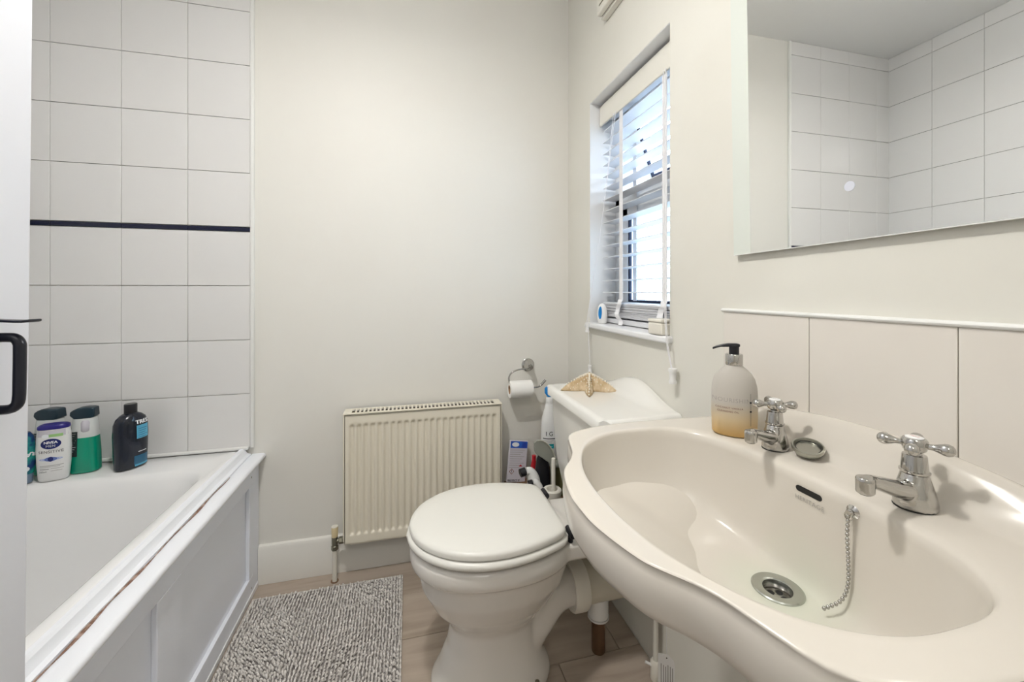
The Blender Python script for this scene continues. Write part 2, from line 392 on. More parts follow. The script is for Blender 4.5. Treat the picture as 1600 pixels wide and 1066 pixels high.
# venetian blind ---------------------------------------------------
bl = thing('venetian_blind', 'white wooden slatted blind hanging in the small window', 'blind', (.76, 1.225, 1.80))
BO = Vector((.76, 1.225, 1.80))
def bl_(b): b.v = [tuple(Vector(v)-BO) for v in b.v]; return b
ya, yb = .990, 1.462
b = MB(); b.box((.728, ya-.008, 1.722), (.736, yb+.008, 1.800)); bl_(b).build('valance', 'valance', bl, bevel=.003, seg=3)
b = MB(); b.box((.740, ya, 1.752), (.790, yb, 1.798)); bl_(b).build('headrail', 'blind', bl, bevel=.002)
sl = None
def slat(x, y, z, tilt=0):
    global sl
    if sl is None:
        b = MB(); n = 4
        top = [(-.025+.05*i/n, .0018*math.sin(PI*i/n)) for i in range(n+1)]
        prof = [(p, q+.0012) for p, q in top] + [(p, q-.0012) for p, q in reversed(top)]
        b.loft([[(p, yy, q) for p, q in prof] for yy in (-(yb-ya)/2, (yb-ya)/2)])
        sl = b.build('slat', 'blind', bl); o = sl
    else: o = sl.copy(); C.objects.link(o)
    o.parent = bl; o.location = Vector((x, y, z))-BO; o.rotation_euler = (random.uniform(-.003, .003), tilt, 0); return o
zs = [1.700-.0447*i for i in range(16)]
for z in zs[:15]: slat(.763, (ya+yb)/2, z, rad(1.5))
for i in range(15): slat(.763+random.uniform(-.002, .002), (ya+yb)/2, .985+.0036*i, random.uniform(-.02, .02))
b = MB(); b.box((.738, ya, .9605), (.788, yb, .978)); bl_(b).build('bottom_rail', 'blind', bl, bevel=.003)
for yt in (1.315, 1.060):
    b = MB(); wv = .012
    b.box((.7345, yt-wv, 1.045), (.7352, yt+wv, 1.722)); b.box((.7895, yt-wv, 1.045), (.7902, yt+wv, 1.75))
    bl_(b).build('ladder_tape', 'tape', bl, smooth=False)
    # slack crumpled tape at the foot
    pts = bez([(.733, yt, 1.05), (.722, yt-.01, 1.035), (.729, yt+.012, 1.015), (.716, yt-.004, .995), (.724, yt-.016, .975), (.712, yt-.034, .9625)], 5)
    b = MB(); b.loft([[(p.x-.0005, p.y-.014, p.z), (p.x-.0005, p.y+.014, p.z+.003*math.sin(i)), (p.x+.0005, p.y+.014, p.z+.003*math.sin(i)), (p.x+.0005, p.y-.014, p.z)] for i, p in enumerate(pts)])
    bl_(b).build('tape_end', 'tape', bl)
def cord(pts, name='cord'):
    b = MB(); b.tube(bez(pts, 6), .0011, 6); return bl_(b).build(name, 'tape', bl)
cord([(.724, 1.350, 1.725), (.705, 1.40, 1.35), (.668, 1.447, .99), (.6665, 1.447, .955)])
cord([(.724, 1.335, 1.725), (.700, 1.39, 1.35), (.668, 1.436, .99), (.672, 1.436, .79)])
cord([(.724, 1.040, 1.725), (.69, .990, 1.35), (.665, .952, 1.0), (.671, .935, .87)])
cord([(.724, 1.050, 1.725), (.69, .997, 1.35), (.665, .958, 1.0), (.671, .938, .87)])
def tassel(x, y, z, s=1):
    b = MB(); b.lathe([(.0015, .0), (.010, -.001), (.011, -.006), (.0085, -.012), (.0075, -.028), (.010, -.033), (.0095, -.038), (.002, -.0385)], n=16)
    b.v = [(p[0]*s+x, p[1]*s+y, p[2]*s+z) for p in b.v]; return bl_(b).build('tassel', 'white', bl)
tassel(.6665, 1.447, .957, .9); tassel(.672, 1.436, .80, .8); tassel(.673, .936, .878, 1.05)

# objects on the sill ----------------------------------------------
af = thing('air_freshener', 'white oval air freshener with a blue window, at the left end of the window sill', 'air freshener', (.712, 1.415, .9585), rad(-62))
body, fr = bottle_body([(0, .014, .011), (.006, .019, .013), (.03, .021, .014), (.05, .019, .013), (.066, .014, .010), (.074, .006, .004)], p=2.1); body.build('shell', 'white', af)
disc_patch(0, .040, .008, .024, fr, .0008).build('window', 'blue', af)
sbx = thing('ornament_box', 'small plain white box on the window sill at its right end', 'box', (.694, 1.008, .9585), rad(0))
box('box_body', (-.026, -.028, 0), (.016, .036, .034), 'cream', sbx, bevel=.005, seg=3)
box('box_lid', (-.0265, -.0285, .0345), (.0165, .0365, .044), 'cream', sbx, bevel=.003)

# extractor vent ----------------------------------------------------
v = thing('wall_vent', 'white plastic extractor vent high on the wall beside the window', 'vent', (XR, 1.25, 2.078))
box('vent_body', (-.022, -.085, -.035), (0, .085, .12), 'valance', v, bevel=.003)
box('vent_cover', (-.043, -.080, -.028), (-.0225, .080, .115), 'valance', v, bevel=.005)
for i in range(5): box('vent_slot', (-.0448, -.058, -.005+.022*i), (-.0425, .058, -.001+.022*i), 'brass', v, bevel=0)

# ---------------------------------------------------------------- mirror
mr = thing('wall_mirror', 'frameless wall mirror with a frosted strip down its side, above the basin', 'mirror', (XR, .45, 1.162))
MX = .012; mr.rotation_euler = (rad(-1.0), 0, 0)
box('mirror_backing', (-MX+.0045, -.27, .02), (-.0005, .26, .62), 'frost', mr, bevel=.001)
box('mirror_glass', (-MX, -.262, 0), (-MX+.004, .2395, .64), 'mirror', mr, bevel=0)
for a, c_ in ((.2397, .2840), (-.306, -.2622)): box('frosted_strip', (-MX, a, 0), (-MX+.004, c_, .64), 'frost', mr, bevel=0)
b = MB(); b.lathe([(.008, -MX-.0006), (.008, -MX)], (0, .0, 0), 24, 'X'); t_ = b.build('touch_button', 'touch', mr, smooth=False, loc=(0, .045, .085))
box('bottom_edge', (-MX-.0004, -.302, -.0012), (-MX+.004, .284, 0), 'white', mr, bevel=0)

# ---------------------------------------------------------------- door
DX = -.465
door = bpy.data.objects.new('door_1', None); C.objects.link(door); door.location = (DX-.02, -.1106, .008); struct(door)
door.rotation_euler = (rad(-.69), 0, 0)
def dl(b): b.v = [(p[0]-DX+.02, p[1]+.10, p[2]-.008) for p in b.v]; return b
b = MB(); b.box((DX-.038, -.10, .01), (DX, .654, 1.985)); dl(b).build('leaf', 'door', door, bevel=.003)
# latch: pull handle with thumb lever on black back plate
hy = .600
b = MB(); b.box((DX, hy-.034, .91), (DX+.003, hy-.004, 1.065)); pl = dl(b).build('latch_plate', 'blackm', door, bevel=.001)
path = [(DX+.002, hy, 0.9520), (DX+.018, hy, 0.9520), (DX+.025, hy, 0.9550), (DX+.0285, hy, 0.9630), (DX+.029, hy, 0.9920), (DX+.029, hy, 1.0210), (DX+.0285, hy, 1.0280), (DX+.025, hy, 1.0335), (DX+.018, hy, 1.0350), (DX+.002, hy, 1.0350)]
b = MB(); b.tube(bez(path, 4), .0055, 12); dl(b).build('pull_handle', 'blackm', door)
b = MB(); b.loft([[(DX+t, hy-w_, 1.053+dz), (DX+t, hy+w_, 1.053+dz), (DX+t, hy+w_, 1.056+dz), (DX+t, hy-w_, 1.056+dz)] for t, w_, dz in ((0, .006, .001), (.012, .006, 0), (.028, .009, -.001), (.038, .012, -.001), (.043, .009, 0))])
dl(b).build('thumb_lever', 'blackm', door, bevel=.001)

# ---------------------------------------------------------------- bath
bath = thing('bathtub', 'white enamel bathtub with a painted panelled side, along the tiled wall', 'bathtub', (-.9, .88, 0))
BT = Vector((-.9, .88, 0))
def bt(b): b.v = [tuple(Vector(v_)-BT) for v_ in b.v]; return b
def rrect(x0, x1, y0, y1, r, z, n=10):
    out = []
    for cx, cy, a0 in ((x1-r, y1-r, 0), (x0+r, y1-r, 90), (x0+r, y0+r, 180), (x1-r, y0+r, 270)):
        for k in range(n+1):
            a = rad(a0+90*k/n); out.append((cx+r*math.cos(a), cy+r*math.sin(a), z))
    return out
bx0, bx1, by0, by1 = XL+.001, -.590, .06, YB-.011
ix0, ix1, iy0, iy1 = XL+.075, -.628, .17, 1.545
R_ = [rrect(bx0, bx1, by0, by1, .012, .44), rrect(bx0, bx1, by0, by1, .012, .492), rrect(bx0+.004, bx1-.004, by0+.004, by1-.004, .012, .499), rrect(bx0+.010, bx1-.010, by0+.01, by1-.01, .02, .501),
      rrect(ix0-.010, ix1+.008, iy0-.012, iy1+.012, .10, .499), rrect(ix0, ix1, iy0, iy1, .10, .494), rrect(ix0+.010, ix1-.010, iy0+.012, iy1-.012, .10, .478), rrect(ix0+.018, ix1-.016, iy0+.022, iy1-.026, .10, .44),
      rrect(ix0+.035, ix1-.032, iy0+.06, iy1-.07, .11, .30), rrect(ix0+.055, ix1-.050, iy0+.10, iy1-.13, .11, .18), rrect(ix0+.09, ix1-.08, iy0+.15, iy1-.19, .10, .125), rrect(ix0+.14, ix1-.13, iy0+.22, iy1-.26, .08, .112)]
b = MB(); b.loft(R_, cap0=False); bt(b).build('tub', 'bath', bath, angle=60)
# raised moulding between tub rim and top board
def ext(prof, m, name, y0=.062, y1=1.698, bevel=0):
    b = MB(); b.loft([[(x, y_, z) for x, z in prof] for y_ in (y0, y1)]); return bt(b).build(name, m, bath, bevel=bevel, angle=30)
ext([(-.592, .44), (-.592, .503), (-.588, .508), (-.580, .508), (-.574, .503), (-.571, .494), (-.566, .488), (-.556, .485), (-.556, .44)], 'boardtop', 'rim_moulding', .02, 1.688)
arc = [(-.520+.010*math.sin(rad(a)), .471+.010*math.cos(rad(a))) for a in range(0, 181, 20)]
ext([(-.5555, .461), (-.5555, .4795), (-.552, .481)] + arc, 'boardtop', 'top_board', .02, 1.698)
# rust-stained crack along the joint
b = MB(); yy = .66; vs = []
while yy < 1.50:
    wv = .0006 + .0034*abs(math.sin(yy*23)*math.sin(yy*7.3+1))*(1 if .75 < yy < 1.36 else .25)
    cx = -.5535+.0016*math.sin(yy*31)
    vs.append((yy, cx-wv, cx+wv)); yy += .011
b.loft([[(a, y_, .4813), (c_, y_, .4813), (c_, y_, .4822), (a, y_, .4822)] for y_, a, c_ in vs]); bt(b).build('joint_crack', 'crack', bath, smooth=False)
# side panel
PX = -.532
b = MB(); b.box((PX-.018, .07, .002), (PX-.012, 1.642, .461)); bt(b).build('panel_board', 'board', bath, bevel=.001)
b = MB()
b.box((PX-.012, .07, .395), (PX, 1.642, .4605)); b.box((PX-.012, .07, .002), (PX, 1.642, .075))
bt(b).build('panel_rail', 'board', bath, bevel=.0015)
for s0, s1 in ((1.602, 1.642), (1.062, 1.162), (.52, .62), (.07, .16)):
    b = MB(); b.box((PX-.012, s0, .0755), (PX, s1, .3945)); bt(b).build('panel_stile', 'board', bath, bevel=.0015)
b = MB(); b.box((PX-.012, 1.6435, .002), (PX-.001, 1.698, .461)); bt(b).build('filler_strip', 'board', bath, bevel=.001)
b = MB(); b.box((PX-.001, .07, .001), (PX+.003, 1.683, .018)); bt(b).build('floor_bead', 'sill', bath, bevel=.001)
for y_, z_ in ((1.622, .425), (1.622, .035)):
    b = MB(); b.lathe([(.0032, -.0005), (.0032, .0004)], (PX, y_, z_), 12, 'X'); bt(b).build('screw', 'brass', bath, smooth=False)
box('sealant_bead', (bx0+.9, by1-.003+.0-.88, .499), (-.565+.9, YB-.0105+.004-.88-.003, .512), 'trim', bath, bevel=.003)
struct(box('trim_7', (XL+.008, YB-.022, .503), (-.562, YB-.0105, .514), 'trim', bevel=.004, seg=3))

# ---------------------------------------------------------------- bottles on the bath
ZB = .5015
# dark shampoo bottle
s = thing('shampoo_bottle', 'black shampoo bottle with a flip cap and turquoise label, standing apart on the bath ledge', 'bottle', (-.884, 1.617, ZB), rad(58), 'bottles on the bath ledge'); s.scale = (1.08, 1.08, 1.0)
prof = [(0, .036, .023), (.004, .040, .026), (.05, .042, .0275), (.11, .0435, .028), (.145, .042, .027), (.162, .036, .024), (.172, .026, .020), (.178, .016, .015)]
body, fr = bottle_body(prof, p=2.2); body.build('body', 'shamp', s)
b = MB(); b.lathe([(.0145, .178), (.0155, .179), (.0155, .206), (.0145, .208)], n=28); b.build('flip_cap', 'black', s)
patch(.000, .034, .095, .138, fr).build('label_panel', 'cyan', s)
lettering('TRES', .017, s, 'printw', .016, .148, fr, bold=True)
patch(-.004, .036, .006, .030, fr).build('label_panel', 'cyan', s)
patch(-.006, .036, .012, .040, fr, .0005).build('label_panel', mat('deep_blue_print', (.02, .12, .22), .3), s)
patch(.004, .028, .051, .053, fr, .0006).build('small_print', 'printw', s)
for i in range(5): patch(.004, .030-.003*(i % 3), .126-.007*i, .1272-.007*i, fr, .0006).build('small_print', 'navy', s)

# green gel pump bottle
def pump_bottle(name, label, loc, rz, capm='tealblk', filled=True):
    s = thing(name, label, 'bottle', loc, rz, 'bottles on the bath ledge')
    prof = [(0, .034, .024), (.004, .038, .027), (.06, .037, .0265), (.11, .034, .0245), (.15, .031, .0225), (.172, .029, .021)]
    lv = .112
    low = [q for q in prof if q[0] < lv]+[(lv, .0339, .0244)]; up = [(lv, .0338, .0243)]+[q for q in prof if q[0] > lv]
    body, fr = bottle_body(low, p=2.6); body.build('gel_fill', 'green', s)
    body, f2 = bottle_body(up, p=2.6); body.build('clear_neck', 'clear', s)
    b = MB(); b.loft([[(x, -w_, z0), (x, w_, z0), (x, w_*.8, z1), (x, -w_*.8, z1)] for x, w_, z0, z1 in
        ((-.034, .013, .182, .193), (-.024, .017, .174, .200), (-.012, .020, .164, .205), (.004, .021, .172, .206), (.020, .020, .172, .205), (.029, .017, .174, .203))])
    b.build('pump_head', capm, s, bevel=.003)
    b = MB(); b.lathe([(.012, .130), (.014, .133), (.014, .158), (.011, .166)], n=20); b.v = [(p[0]+.008, p[1]-.012, p[2]) for p in b.v]; b.build('pump_chamber', 'packet', s)
    patch(-.032, -.008, .055, .133, fr, .0005).build('back_label', mat('black_label', (.015, .03, .03), .35), s)
    for i in range(9): patch(-.029, -.012-.003*(i % 3), .126-.007*i, .1275-.007*i, fr, .0008).build('small_print', 'printw' if i > 5 else 'print_', s)
    patch(-.031, -.025, .058, .078, fr, .0008).build('barcode', 'printw', s)
    return s
pump_bottle('shower_gel_bottle', 'clear pump bottle half full of green gel, with a back label', (-1.007, 1.620, ZB), rad(6))
pump_bottle('shower_gel_bottle', 'black-topped pump bottle behind the white bottle', (-1.104, 1.630, ZB), rad(-8)).scale = (1.12, 1.05, 1.0)

# white bottle
s = thing('shower_gel_bottle', 'white bottle with navy cap and navy oval badge', 'bottle', (-1.056, 1.572, ZB), rad(14), 'bottles on the bath ledge')
prof = [(0, .031, .017), (.004, .034, .019), (.05, .0375, .021), (.10, .039, .0215), (.140, .0375, .021), (.156, .0350, .020)]
body, fr = bottle_body(prof, p=2.4); body.build('body', 'white', s)
cp, _ = bottle_body([(.1565, .0352, .0202), (.160, .0365, .021), (.166, .0355, .0205), (.170, .030, .017)], p=2.4); cp.build('cap', 'navyc', s)
patch(-.0355, .0355, .136, .155, fr, .0003).build('shoulder_band', 'packet', s)
patch(-.004, .026, .1345, .143, fr, .0005).build('label_panel', 'limegr', s)
disc_patch(-.012, .1385, .008, .0055, fr, .0007).build('label_panel', 'printw', s)
disc_patch(0, .114, .0225, .0155, fr).build('badge', 'navy', s)
lettering('NIVEA', .0112, s, 'printw', 0, .118, fr, .95, off=.0009, bold=True)
lettering('MEN', .0100, s, 'printw', 0, .1075, fr, 1.1, off=.0009)
lettering('SENSITIVE', .0115, s, 'printd', 0, .090, fr, 1.1)
for i, (rx, rz_) in enumerate(((.026, .0045), (.014, .0065), (.006, .0075))):
    o = disc_patch(0, .068, rx, rz_, fr, .0004+.0002*i).build('emblem', mat('emblem_blue', ((.45, .52, .78), (.14, .20, .50), (.02, .03, .18))[i], .4), s); 
patch(-.025, .027, .0475, .049, fr).build('small_print', 'print_', s); patch(-.025, .02, .044, .045, fr).build('small_print', 'print_', s)
lettering('250ml', .007, s, 'printd', -.018, .030, fr); patch(0, .027, .038, .039, fr).build('small_print', 'print_', s); patch(0, .024, .031, .032, fr).build('small_print', 'print_', s)
patch(-.025, -.004, .0375, .0387, fr).build('small_print', 'printd', s)

# blue bottle standing on its cap, half behind the door edge
s = thing('shower_gel_bottle', 'blue and green bottle standing upside down on its grey cap, beside the door edge', 'bottle', (-1.128, 1.553, ZB), rad(32), 'bottles on the bath ledge')
cp, _ = bottle_body([(0, .026, .016), (.003, .028, .018), (.026, .029, .019), (.028, .028, .018)], p=2.4); cp.build('cap', mat('grey_blue_cap', (.18, .25, .35), .3), s)
prof = [(.0285, .030, .020), (.06, .034, .022), (.11, .034, .022), (.14, .030, .020), (.152, .022, .015)]
body, fr = bottle_body(prof, p=2.3); body.build('body', 'radox', s)
lettering('RADOX', .018, s, 'printw', .004, .088, fr, flip=True, bold=True)
for z_, k in ((.118, .02), (.112, .016), (.128, .010)): patch(-.004, -.004+k, z_, z_+.0025, fr, .0006).build('small_print', 'printw', s)
disc_patch(.012, .045, .010, .008, fr, .0006).build('badge', 'printw', s)
disc_patch(.002, .088, .026, .014, fr, .0002).build('badge', mat('leaf_green', (.0, .18, .08), .4), s)

# ---------------------------------------------------------------- radiator
rd = thing('radiator', 'cream ridged panel radiator fixed low on the wall', 'radiator', (-.225, 1.70, .15))
RW, RH = .588, .470; yf = -.092                     # local: x 0..RW, y from the wall, z 0..RH
nfl = 23; cols_n = nfl*8; b = MB(); vs = []
def flute(x, z):
    m_ = .014; u = (x-m_)/(RW-2*m_)*nfl
    if u < 0 or u > nfl: return 0
    t = abs((u % 1)-.5)*2                             # 0 centre of channel, 1 on the crest
    e = sst(RH-.030, RH-.042, z)*sst(.026, .038, z) if True else 1
    return .0078*(1-sst(.30, .80, t))*e
zr = [0, .012, .024, .028, .031, .034, .037, .040, .06, .12, .2, .3, .38, .42, .426, .430, .433, .436, .440, .446, .458, RH]
for z in zr:
    for i in range(cols_n+1):
        x = RW*(.0+i/cols_n); vs.append((x, yf+flute(x, z), z))
n1 = cols_n+1
b.add(vs, [(i*n1+j, i*n1+j+1, (i+1)*n1+j+1, (i+1)*n1+j) for i in range(len(zr)-1) for j in range(cols_n)])
b.build('front_panel', 'rad', rd, angle=60)
b = MB(); b.box((0, yf+.0085, 0), (RW, yf+.012, RH)); b.box((0, yf, 0), (.002, yf+.010, RH)); b.box((RW-.002, yf, 0), (RW, yf+.010, RH)); b.box((0, yf, RH-.002), (RW, yf+.010, RH)); b.box((0, yf, -.001), (RW, yf+.010, .001))
b.build('panel_back', 'rad', rd, smooth=False)
box('side_cover', (-.006, yf+.004, .004), (.0, -.018, RH+.004), 'rad', rd, bevel=.002); box('side_cover', (RW, yf+.004, .004), (RW+.006, -.018, RH+.004), 'rad', rd, bevel=.002)
b = MB(); zt = RH+.004; y0g, y1g = yf+.002, -.018
b.box((-.006, y0g, zt), (RW+.006, y0g+.016, zt+.003)); b.box((-.006, y1g-.014, zt), (RW+.006, y1g, zt+.003))
b.box((-.006, y0g+.016, zt), (.022, y1g-.014, zt+.003)); b.box((RW-.022, y0g+.016, zt), (RW+.006, y1g-.014, zt+.003))
ns = 37; pp = (RW-.044)/ns
for i in range(1, ns): b.box((.022+pp*i-.0032, y0g+.016, zt), (.022+pp*i+.0032, y1g-.014, zt+.003))
b.build('top_grille', 'rad', rd, bevel=0, smooth=False)
box('inner_shade_block', (.004, yf+.013, .02), (RW-.004, -.022, RH-.002), 'raddark', rd, bevel=0)  # solid block coloured dark as the shade below the grille slots
box('lower_lip', (.02, yf+.006, -.008), (RW-.02, yf+.010, .001), 'rad', rd, bevel=.001)
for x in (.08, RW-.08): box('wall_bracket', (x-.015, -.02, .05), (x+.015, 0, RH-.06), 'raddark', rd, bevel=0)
b = MB(); b.lathe([(.004, .006), (.004, .012), (.0025, .014)], (RW, -.05, RH-.035), 12, 'X'); b.build('bleed_valve', 'brass', rd)
# valve and pipe
vx, vy = -.038, -.060
b = MB(); b.tube([(vx, vy, -.150), (vx, vy, -.03)], .0085, 16); b.build('pipe', 'cream', rd)
b = MB(); b.lathe([(.009, -.034), (.0125, -.032), (.0125, -.018), (.010, -.016), (.011, -.010), (.011, .014), (.0095, .016)], (vx, vy, 0), 6); b.tube([(vx, vy, 0), (vx+.022, vy, 0)], .007, 12)
b.lathe([(.010, .014), (.0125, .016), (.0125, .030), (.010, .033)], (vx, vy, 0), 6, 'X'); b.build('valve_body', 'brass', rd)
b = MB(); b.lathe([(.0105, .016), (.0112, .018), (.0122, .050), (.0115, .053)], (vx, vy, 0), 20); b.build('valve_cap', mat('yellowed_cap', (.74, .62, .38), .4), rd)
b = MB(); b.lathe([(.0118, .053), (.0112, .055)], (vx, vy, 0), 20); b.build('cap_top', 'cream', rd)
b = MB(); b.lathe([(.014, -.1495), (.014, -.148)], (vx, vy, 0), 20); b.build('floor_collar', 'card', rd)

# ---------------------------------------------------------------- bath mat
mt = thing('bath_mat', 'grey chenille bath mat on the floor beside the bath panel', 'mat', (-.27, 1.20, 0))
MW, ML = .50, .80
box('backing', (-MW/2, -ML/2, .0005), (MW/2, ML/2, .006), 'matbase', mt, bevel=.002)
b = MB(); pitch = .0098; rr = random.Random(3)
nx, ny = int(MW/pitch), int(ML/pitch)
for i in range(nx):
    for j in range(ny):
        x = -MW/2+(i+.5)*pitch+rr.uniform(-.0012, .0012); y_ = -ML/2+(j+.5)*pitch+rr.uniform(-.002, .002)
        f = math.sin(x*17+y_*5)+math.sin(x*9-y_*14+2)
        a = f*.9 + rr.uniform(-.6, .6); L = rr.uniform(.009, .016); r_ = rr.uniform(.0034, .0050); zc = .0075
        dx, dy = math.sin(a)*L*.55, math.cos(a)*L*.55
        tz = rr.uniform(.002, .0085)
        p0 = Vector((x-dx*.3, y_-dy*.3, zc-.002)); p1 = Vector((x+dx*.4, y_+dy*.4, zc+tz)); p2 = Vector((x+dx, y_+dy, zc+tz-.0005))
        px, py = math.cos(a)*r_, -math.sin(a)*r_
        vs = []
        for p, q in ((p0, .9), (p1, 1.0), (p2, .55)):
            vs += [(p.x-px*q, p.y-py*q, p.z-.0008), (p.x, p.y, p.z+r_*q), (p.x+px*q, p.y+py*q, p.z-.0008), (p.x, p.y, p.z-r_*q)]
        fs = [(k*4+m_, k*4+(m_+1) % 4, (k+1)*4+(m_+1) % 4, (k+1)*4+m_) for k in (0, 1) for m_ in range(4)] + [(8, 9, 10, 11)]
        b.add(vs, fs)
me = bpy.data.meshes.new('pile'); me.from_pydata(b.v, [], b.f); me.materials.append(M['pile']); me.polygons.foreach_set('use_smooth', [True]*len(me.polygons))
po = bpy.data.objects.new('pile', me); C.objects.link(po); po.parent = mt; po['kind'] = 'stuff'
b = MB(); b.tube([(-MW/2, -ML/2, .006), (-MW/2, ML/2, .006), (MW/2, ML/2, .006), (MW/2, -ML/2, .006), (-MW/2, -ML/2+.001, .006)], .0035, 8); b.build('stitched_edge', 'pile', mt)

# ---------------------------------------------------------------- toilet
TY = 1.14
tl = thing('toilet', 'white toilet with closed lid and cistern, facing the bath', 'toilet', (.2, TY, 0))
def tt(b): b.v = [(p[0]-.2, p[1]-TY, p[2]) for p in b.v]; return b
def oval(x0, x1, w_, z, n=56, p=2.25, egg=.0):
    mx, a = (x0+x1)/2, (x1-x0)/2; out = []
    for j in range(n):
        t = 2*PI*j/n; c, s_ = math.cos(t), math.sin(t)
        x = mx+a*math.copysign(abs(c)**(2/p), c); y_ = w_*math.copysign(abs(s_)**(2/p), s_)*(1+egg*c)
        out.append((x, TY+y_, z))
    return out
b = MB(); b.loft([oval(.060, .400, .112, 0), oval(.062, .398, .110, .02), oval(.082, .380, .100, .055), oval(.105, .360, .088, .11), oval(.115, .350, .084, .165), oval(.106, .362, .096, .19), oval(.066, .400, .130, .235), oval(.036, .435, .156, .290),
                  oval(.026, .448, .166, .335), oval(.020, .452, .170, .352), oval(.008, .460, .180, .357), oval(.004, .464, .183, .375), oval(.006, .462, .182, .398), oval(.02, .45, .170, .405)])
# rear platform under the cistern
b.loft([[(x, TY+y_*k, z) for x, y_, z in ((x_, -.10, .345), (x_, .10, .345), (x_, .125, .365), (x_, .125, .402), (x_, -.125, .402), (x_, -.125, .365))] for x_, k in ((.36, 1.0), (.50, 1.0), (.655, 1.05))])
# trap and outlet
b.tube(bez([(.25, TY, .070), (.305, TY, .080), (.355, TY, .120), (.398, TY, .175), (.438, TY, .200), (.502, TY, .205)], 5), [.055]*10+[.052]*16, 20)
o = tt(b).build('pan', 'pan', tl); smooth_union(o, .0052, 7)
for sy in (-1,):
    b = MB(); b.lathe([(.006, .0), (.006, .004)], n=14); b.v = [(p[0]+.335, p[1]+TY-.098, p[2]+.035) for p in b.v]; tt(b).build('floor_screw', 'brass', tl)
def lid_ring(g, z, n=64):
    pts = [(0, 0), (.008, .046), (.028, .090), (.062, .130), (.112, .163), (.175, .182), (.24, .185), (.30, .176), (.35, .160), (.385, .145), (.402, .132), (.412, .112), (.414, .06), (.414, 0)]
    full = pts + [(x, -y_) for x, y_ in reversed(pts[1:-1])]
    sm = bez([(x, y_, 0) for x, y_ in full] + [(0, 0, 0)], 3)[:-1]
    c = Vector((.22, 0, 0)); out = []
    for p in sm:
        d = (p-c); L = d.length; q = c+d*((L-g)/L); out.append((q.x, TY+q.y, z))
    return out
b = MB(); b.loft([lid_ring(.006, .4105), lid_ring(.001, .413), lid_ring(-.004, .420), lid_ring(-.002, .428), lid_ring(.006, .4315)]); tt(b).build('seat', 'seat', tl, angle=60)
b = MB(); b.loft([lid_ring(.008, .4345), lid_ring(.004, .436), lid_ring(.003, .446), lid_ring(.006, .4515), lid_ring(.016, .455), lid_ring(.05, .457), lid_ring(.10, .4578)]); tt(b).build('lid', 'seat', tl, angle=60)
for hy_ in (-.108, .108):
    b = MB(); b.lathe([(.0085, -.020), (.0095, -.018), (.0095, .018), (.0085, .020)], (.426, TY+hy_, .430), 18, 'Y'); b.tube([(.426, TY+hy_, .425), (.426, TY+hy_, .404)], .007, 12)
    tt(b).build('hinge', 'black', tl)
# cistern
cy0, cy1 = .925, 1.350
def crect(x0, x1, y0, y1, z, r=.02): return rrect(x0, x1, y0, y1, r, z, 6)
b = MB(); b.loft([crect(.520, .683, cy0+.045, cy1-.045, .404, .03), crect(.508, .686, cy0+.030, cy1-.030, .42, .03), crect(.492, .687, cy0+.018, cy1-.018, .52), crect(.482, .687, cy0+.012, cy1-.012, .64), crect(.480, .687, cy0+.010, cy1-.010, .7275)])
tt(b).build('cistern', 'cist', tl, angle=50)
# cistern lid with curved crest against the wall
b = MB(); NX, NY = 22, 48; lx0, lx1, ly0, ly1 = .462, .688, cy0-.008, cy1+.006
def crest(y_):
    d = abs(y_-1.135)/((ly1-ly0)/2); return .050*(.5+.5*math.cos(PI*min(1, d*1.02)))
def lz(x, y_):
    e = min((x-lx0), (y_-ly0), (ly1-y_)); ed = -.008*(1-sst(0, .010, e))
    return .757 + ed + crest(y_)*sst(.632, .672, x) + .003*sst(.60, .64, x)
top = []; 
def cornr(u, v_):
    """rectangle with front corners rounded"""
    x = lx0+(lx1-lx0)*u; y_ = ly0+(ly1-ly0)*v_; r_ = .04
    for cy, s_ in ((ly0+r_, -1), (ly1-r_, 1)):
        if x < lx0+r_ and (y_-cy)*s_ > 0:
            dx, dy = (lx0+r_-x), abs(y_-cy); m_ = max(dx, dy); L = math.hypot(dx, dy)
            if L > 1e-6: x, y_ = lx0+r_-dx*m_/L, cy+s_*dy*m_/L
    return x, y_
grid = [[cornr(i/NX, j/NY) for j in range(NY+1)] for i in range(NX+1)]
for lvl in (0, 1):
    for i in range(NX+1):
        for j in range(NY+1):
            x, y_ = grid[i][j]; top.append((x, y_, lz(x, y_) if lvl == 0 else .728))
n1 = NY+1; off = (NX+1)*n1; fs = [(i*n1+j, (i+1)*n1+j, (i+1)*n1+j+1, i*n1+j+1) for i in range(NX) for j in range(NY)]
fs += [tuple(reversed([k+off for k in f])) for f in fs]
for i in range(NX):
    for j, q in ((0, 0), (NY, 1)):
        a, c_ = i*n1+j, (i+1)*n1+j; fs.append((a, c_, c_+off, a+off))
for j in range(NY):
    for i in (0, NX):
        a, c_ = i*n1+j, i*n1+j+1; fs.append((a, c_, c_+off, a+off))
b.add(top, fs); tt(b).build('cistern_lid', 'cist', tl, angle=55, bevel=0)

